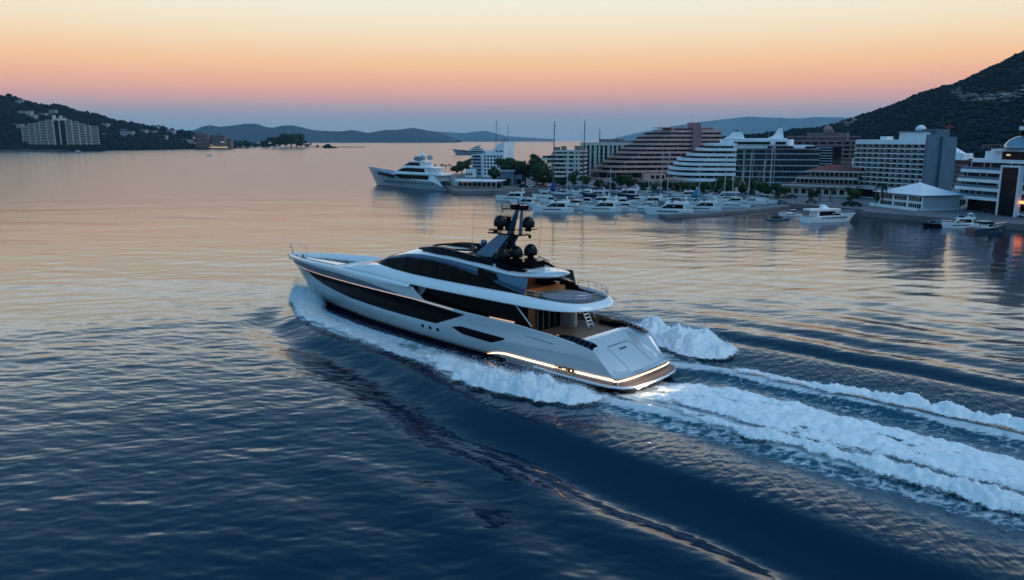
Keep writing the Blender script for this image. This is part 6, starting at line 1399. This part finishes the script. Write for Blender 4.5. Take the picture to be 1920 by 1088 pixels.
for k, px, yb, yt, lb, wd in [('palm', 815, 322, 308, 'leftmost small palm behind the moored superyacht', 1), ('palm', 829, 322, 307, 'second small palm behind the moored superyacht', 1), ('palm', 835, 322, 308, 'third small palm behind the moored superyacht', 1), ('palm', 843, 322, 307, 'rightmost small palm behind the moored superyacht', 1),
  ('round', 855, 326, 310, 'low round tree just right of the small palms', 1.1), ('round', 866, 326, 303, 'middle dark tree left of the sail-roofed block', 1.2), ('round', 878, 324, 299, 'taller dark tree touching the sail-roofed block', 1.0),
  ('round', 925, 340, 315, 'dark tree in front of the foot of the sail-roofed block', 1.0), ('round', 948, 345, 300, 'large dark round tree behind the gatehouse', 1.0), ('round', 965, 345, 297, 'tallest dark round tree of the clump behind the kiosk', 1.0), ('round', 985, 347, 305, 'broad dark round tree in the middle of the clump', 1.05), ('round', 1006, 348, 303, 'broad dark round tree in front of the cream apartments', 1.15), ('bush', 1020, 347, 328, 'lighter green bush at the right foot of the round tree clump', 1.2),
  ('round', 1005, 335, 292, 'tree top rising behind the clump of round trees', .8), ('pine', 1190, 345, 268, 'umbrella pine rising behind the roofline of the pillared block', .5),
  ('round', 1076, 350, 322, 'tree below the middle of the stepped cream apartments', .9), ('round', 1098, 350, 330, 'tree between the cream apartments and the pillared block', 1.0), ('bush', 1050, 348, 336, 'dark shrub at the foot of the cream apartments', 1.5), ('bush', 1120, 350, 338, 'dark shrub at the foot of the pillared block', 1.6),
  ('round', 1165, 354, 327, 'dark tree before the lower left of the pink terraces', 1.1), ('round', 1180, 355, 335, 'smaller dark tree before the lower pink terraces', 1.0), ('bush', 1150, 354, 344, 'shrub before the lowest pink terrace', 1.8), ('round', 1205, 357, 340, 'round tree before the middle of the pink terraced building', 1.1), ('round', 1228, 358, 343, 'round tree left of the curved hotel decks', 1.1),
  ('round', 1250, 360, 339, 'tree at the left foot of the curved hotel decks', 1.1), ('round', 1266, 361, 341, 'second tree from the left under the curved decks', 1.1), ('round', 1283, 362, 342, 'third tree from the left under the curved decks', 1.1), ('round', 1300, 362, 344, 'fourth tree from the left under the curved decks', 1.1), ('round', 1318, 363, 342, 'fifth tree from the left under the curved decks', 1.1), ('round', 1336, 364, 340, 'sixth tree from the left under the curved decks', 1.15), ('round', 1353, 365, 338, 'seventh tree from the left under the curved decks', 1.15), ('round', 1368, 366, 333, 'tall tree at the left edge of the glass hotel front', 1.0), ('round', 1390, 367, 341, 'tree under the left part of the glass hotel front', 1.1),
  ('round', 1415, 369, 337, 'largest tree under the middle of the glass hotel front', 1.15), ('round', 1440, 370, 343, 'tree under the right part of the glass hotel front', 1.1), ('round', 1462, 372, 347, 'last tree before the red-roofed restaurant', 1.1), ('palm', 1537, 378, 349, 'left palm in front of the red-roofed restaurant', 1.3), ('palm', 1557, 378, 351, 'right palm in front of the red-roofed restaurant', 1.3), ('round', 1519, 377, 355, 'tree left of the two restaurant palms', 1.0), ('round', 1597, 381, 353, 'dark tree between the restaurant and the slab hotel', 1.0),
  ('palm', 1654, 388, 341, 'tall palm in front of the slab hotel', 1.1), ('round', 1647, 385, 359, 'dark round tree left of the white marquee', .8), ('round', 1776, 391, 366, 'dark round bush right of the white marquee', 1.0), ('round', 1796, 393, 372, 'small dark tree between the marquee and the round-decked hotel', 1.0)]:
    tree(k, px, yb, yt, lb, GT, wide=wd, Y=480 if px == 1190 else None)
# peninsula trees and rocks at the left
for k, px, yt, lb, wd in [('round', 500, 262, 'leftmost dark tree of the big clump on the peninsula', 1.2), ('round', 512, 259, 'second tree from the left in the peninsula clump', 1.3), ('round', 524, 257, 'third tree from the left in the peninsula clump', 1.3), ('round', 536, 255, 'tree left of the tallest one in the peninsula clump', 1.3), ('round', 546, 250, 'tallest tree of the peninsula clump', 1.2), ('round', 556, 256, 'tree right of the tallest one in the peninsula clump', 1.3), ('round', 564, 262, 'rightmost dark tree of the peninsula clump', 1.2),
  ('round', 462, 263, 'single round tree left of the peninsula clump', 1.0), ('round', 444, 266, 'small tree near the waterside apartments on the peninsula', 1.2), ('round', 434, 262, 'dark tree at the end of the waterside apartments', 1.0), ('round', 452, 268, 'low tree left of the single round tree', 1.2), ('round', 475, 269, 'low tree right of the single round tree', 1.2), ('pine', 492, 264, 'thin tree at the left end of the peninsula clump', .8), ('round', 575, 270, 'low tree just right of the peninsula clump', 1.2), ('pine', 584, 269, 'thin low tree on the narrow part of the peninsula', 1), ('round', 596, 272, 'small bushy tree near the peninsula tip', 1.4), ('round', 366, 250, 'dark tree beside the tallest waterside apartment tower', .8)]:
    tree(k, px, 275, yt, lb, 'trees on the peninsula', Y=2075, wide=wd, z=1.6)
q = D(618, 275, 2080); g = G(); 
for i in range(9): g.blob((q[0] + i * 3.4 - 12, 2080, 1 + (i < 4) * 1.5), (6, 6, max(9 - abs(i - 2.2) * 1.5, 1.5)), i, .2, 1)
tag(g.build('rock', M_FOREST), 'dark wooded rock near the tip of the peninsula', 'rock')
q = D(642, 275, 2080); o = empty('beacon', (q[0], 2080, 1.6), 0, 'thin beacon at the very tip of the peninsula', 'beacon'); G().tube([(0, 0, 0), (0, 0, 9)], .5, 6, .3).build('pole', M_BW, o); G().lathe([(.9, 0), (.9, 1), (.1, 1.6)], (0, 0, 9), 8).build('lantern', M_BPD, o)
rr_ = random.Random(9)
sheds = [(440, 'leftmost'), (452, 'second'), (468, 'third'), (483, 'fourth'), (507, 'fifth'), (520, 'sixth'), (533, 'seventh'), (578, 'last')]
for i, (px, w_) in enumerate(sheds):
    q = D(px, 275, 2055 + i); o = empty('beach_hut', (q[0], q[1], 1.6), 0, w_ + ' low hut from the left along the peninsula shore', 'hut', 'huts on the peninsula'); G().box(0, 9, 0, 5, 0, 3).build('wall', M_BW, o); G().box(-.5, 9.5, -.5, 5.5, 3, 3.5).build('roof', M_BC, o); G().box(2, 4, -.1, .05, .8, 2.2).build('window', M_LIT if i in (4, 5) else M_PANE, o)

# ---------------- cars, lamps, people ----------------
def car(mat):
    o = empty('parked_car'); prof = [(0, .35), (0, .85), (.6, .95), (1.1, 1.42), (2.7, 1.45), (3.4, .98), (4.3, .82), (4.35, .35)]
    G().prism_y(prof, -.85, .85).build('body', mat, o)
    G().prism_y([(.85, 1.0), (1.2, 1.36), (2.62, 1.38), (3.2, 1.0)], -.87, .87).build('window', M_DGLASS, o)
    for x in (.85, 3.45):
        for y in (-.8, .8): G().tube([(x, y - .1, .32), (x, y + .1, .32)], .32, 10).build('wheel', M_BLACK, o)
    return o
CM = {'white': pmat('white car paint', (.6, .62, .65), .3), 'black': pmat('black car paint', (.01, .01, .012), .2), 'grey': pmat('grey car paint', (.12, .13, .14), .3, .4), 'red': pmat('red car paint', (.45, .03, .02), .3), 'blue': pmat('blue car paint', (.02, .05, .14), .3)}
cars = {k: car(m) for k, m in CM.items()}; cu_ = set()
CL = [('red', 1008, 351, 0, 'red car parked in front of the broad round trees'), ('grey', 1000, 351.5, 0, 'grey car parked just left of the red car'), ('white', 1018, 350, 0, 'white car parked just right of the red car'), ('white', 984, 351, 10, 'white car parked under the round tree clump'), ('black', 972, 352, 10, 'black car parked beside the kiosk'),
  ('black', 1112, 348, 0, 'leftmost black car in the row before the pillared block'), ('white', 1122, 347.5, 0, 'white car, second in the row before the pillared block'), ('grey', 1131, 347.5, 0, 'grey car, third in the row before the pillared block'), ('blue', 1140, 348, 0, 'blue car, fourth in the row before the pillared block'), ('white', 1149, 348.5, 0, 'white car at the right end of the row before the pillared block'),
  ('grey', 1245, 355.5, 0, 'grey car parked at the left foot of the curved hotel decks'), ('black', 1330, 361, 0, 'black car parked under the curved decks'), ('grey', 1345, 362, 0, 'grey car parked under the curved decks'), ('white', 1463, 371, 0, 'white van-like car left of the red-roofed restaurant'), ('blue', 1472, 372, 0, 'blue car beside the left wall of the restaurant'),
  ('black', 1578, 386, -35, 'black car on the quay in front of the restaurant'), ('black', 1590, 386.5, -35, 'second black car on the quay, nearer the slab hotel'), ('grey', 1508, 381, -20, 'grey car parked before the restaurant arcade'), ('black', 1840, 398, -35, 'black car under the round-decked hotel'), ('black', 1856, 401, -35, 'black car left of the flagpole'), ('grey', 1893, 405, -35, 'grey car right of the flagpole'), ('white', 1906, 407, -35, 'white car at the right edge below the lit sign')]
for c_, px, py, hd, lb in CL:
    o = cars[c_] if c_ not in cu_ else copy_tree(cars[c_]); cu_.add(c_); place(o, px, py, hd, lb, 'car', 'cars parked along the quay', z=Z0 + .004)
    o.location.z = Z0
def lamp_post():
    o = empty('street_lamp'); G().tube([(0, 0, 0), (0, 0, 6)], .1, 6, .06).build('pole', M_BG, o); G().tube([(0, 0, 6), (0, -.9, 6.3)], .05, 5).build('arm', M_BG, o); G().box(-.15, .15, -1.3, -.8, 6.22, 6.36).build('lamp_head', M_BGL, o); return o
LP = lamp_post()
for i, (px, py, lb) in enumerate([(862, 357, 'lamp post at the seaward end of the pier'), (905, 356.8, 'lamp post in the middle of the pier'), (995, 354, 'lamp post on the quay before the round trees'), (1085, 352, 'lamp post below the pillared block'), (1196, 356, 'lamp post below the pink terraces'), (1296, 361, 'lamp post before the curved decks'), (1390, 367, 'lamp post before the glass hotel front'), (1492, 384, 'lamp post before the restaurant'), (1560, 389, 'lamp post before the right end of the restaurant'), (1640, 397, 'lamp post left of the marquee'), (1800, 411, 'lamp post on the quay left of the round-decked hotel')]):
    o = LP if i == 0 else copy_tree(LP); place(o, px, py - 1.5, 0, lb, 'street lamp', 'street lamps along the quay', z=Z0); o.location.z = Z0
def person(top, legs, label, px, py, rz=0, grp='people on the quay'):
    p = P(px, py, Z0); o = empty('person', (p[0], p[1], Z0), rz, label, 'person', grp); skin = M_BPD
    rings = []
    def ell(x, y, z, a, b_): return [(x + a * math.cos(t), y + b_ * math.sin(t), z) for t in np.linspace(0, 2 * math.pi, 10, endpoint=False)]
    g = G(); g.loft([ell(0, 0, .88, .17, .12), ell(0, 0, 1.05, .15, .11), ell(0, 0, 1.3, .20, .12), ell(0, 0, 1.45, .17, .1), ell(0, 0, 1.5, .06, .06), ell(0, 0, 1.56, .06, .06), ell(0, .0, 1.6, .085, .09), ell(0, 0, 1.68, .10, .11), ell(0, 0, 1.77, .06, .06)], closed=True, caps=True)
    for s_ in (1, -1):
        g.loft([ell(s_ * .09, .0, .92, .09, .10), ell(s_ * .10, .04, .5, .065, .07), ell(s_ * .10, -.02 * s_, .1, .045, .05), ell(s_ * .10, -.05, 0.0, .05, .11)], closed=True, caps=True)
        g.loft([ell(s_ * .21, 0, 1.42, .05, .05), ell(s_ * .26, .03, 1.12, .04, .04), ell(s_ * .25, -.06, .85, .035, .035), ell(s_ * .25, -.09, .74, .03, .045)], closed=True, caps=True)
    b_ = g.build('body', skin, o, True)
    G().loft([ell(0, 0, .9, .20, .15), ell(0, 0, 1.1, .18, .14), ell(0, 0, 1.3, .235, .15), ell(0, 0, 1.46, .19, .12)], closed=True).build('shirt', top, o, True)
    G().loft([ell(-.09, .0, .93, .11, .12), ell(-.10, .04, .5, .08, .085), ell(-.10, 0, .1, .06, .07)], closed=True).build('trousers', legs, o, True); G().loft([ell(.09, .0, .93, .11, .12), ell(.10, .04, .5, .08, .085), ell(.10, 0, .1, .06, .07)], closed=True).build('trousers', legs, o, True)
person(M_BW, M_CANVL, 'person in a white top standing on the quay right of the marquee', 1804, 398)
person(M_BLACK, M_BG, 'person in dark clothes walking near the flagpole', 1882, 404, 1)
person(M_BW, M_BLACK, 'person in a white top and dark trousers near the lit sign', 1900, 404, 2)
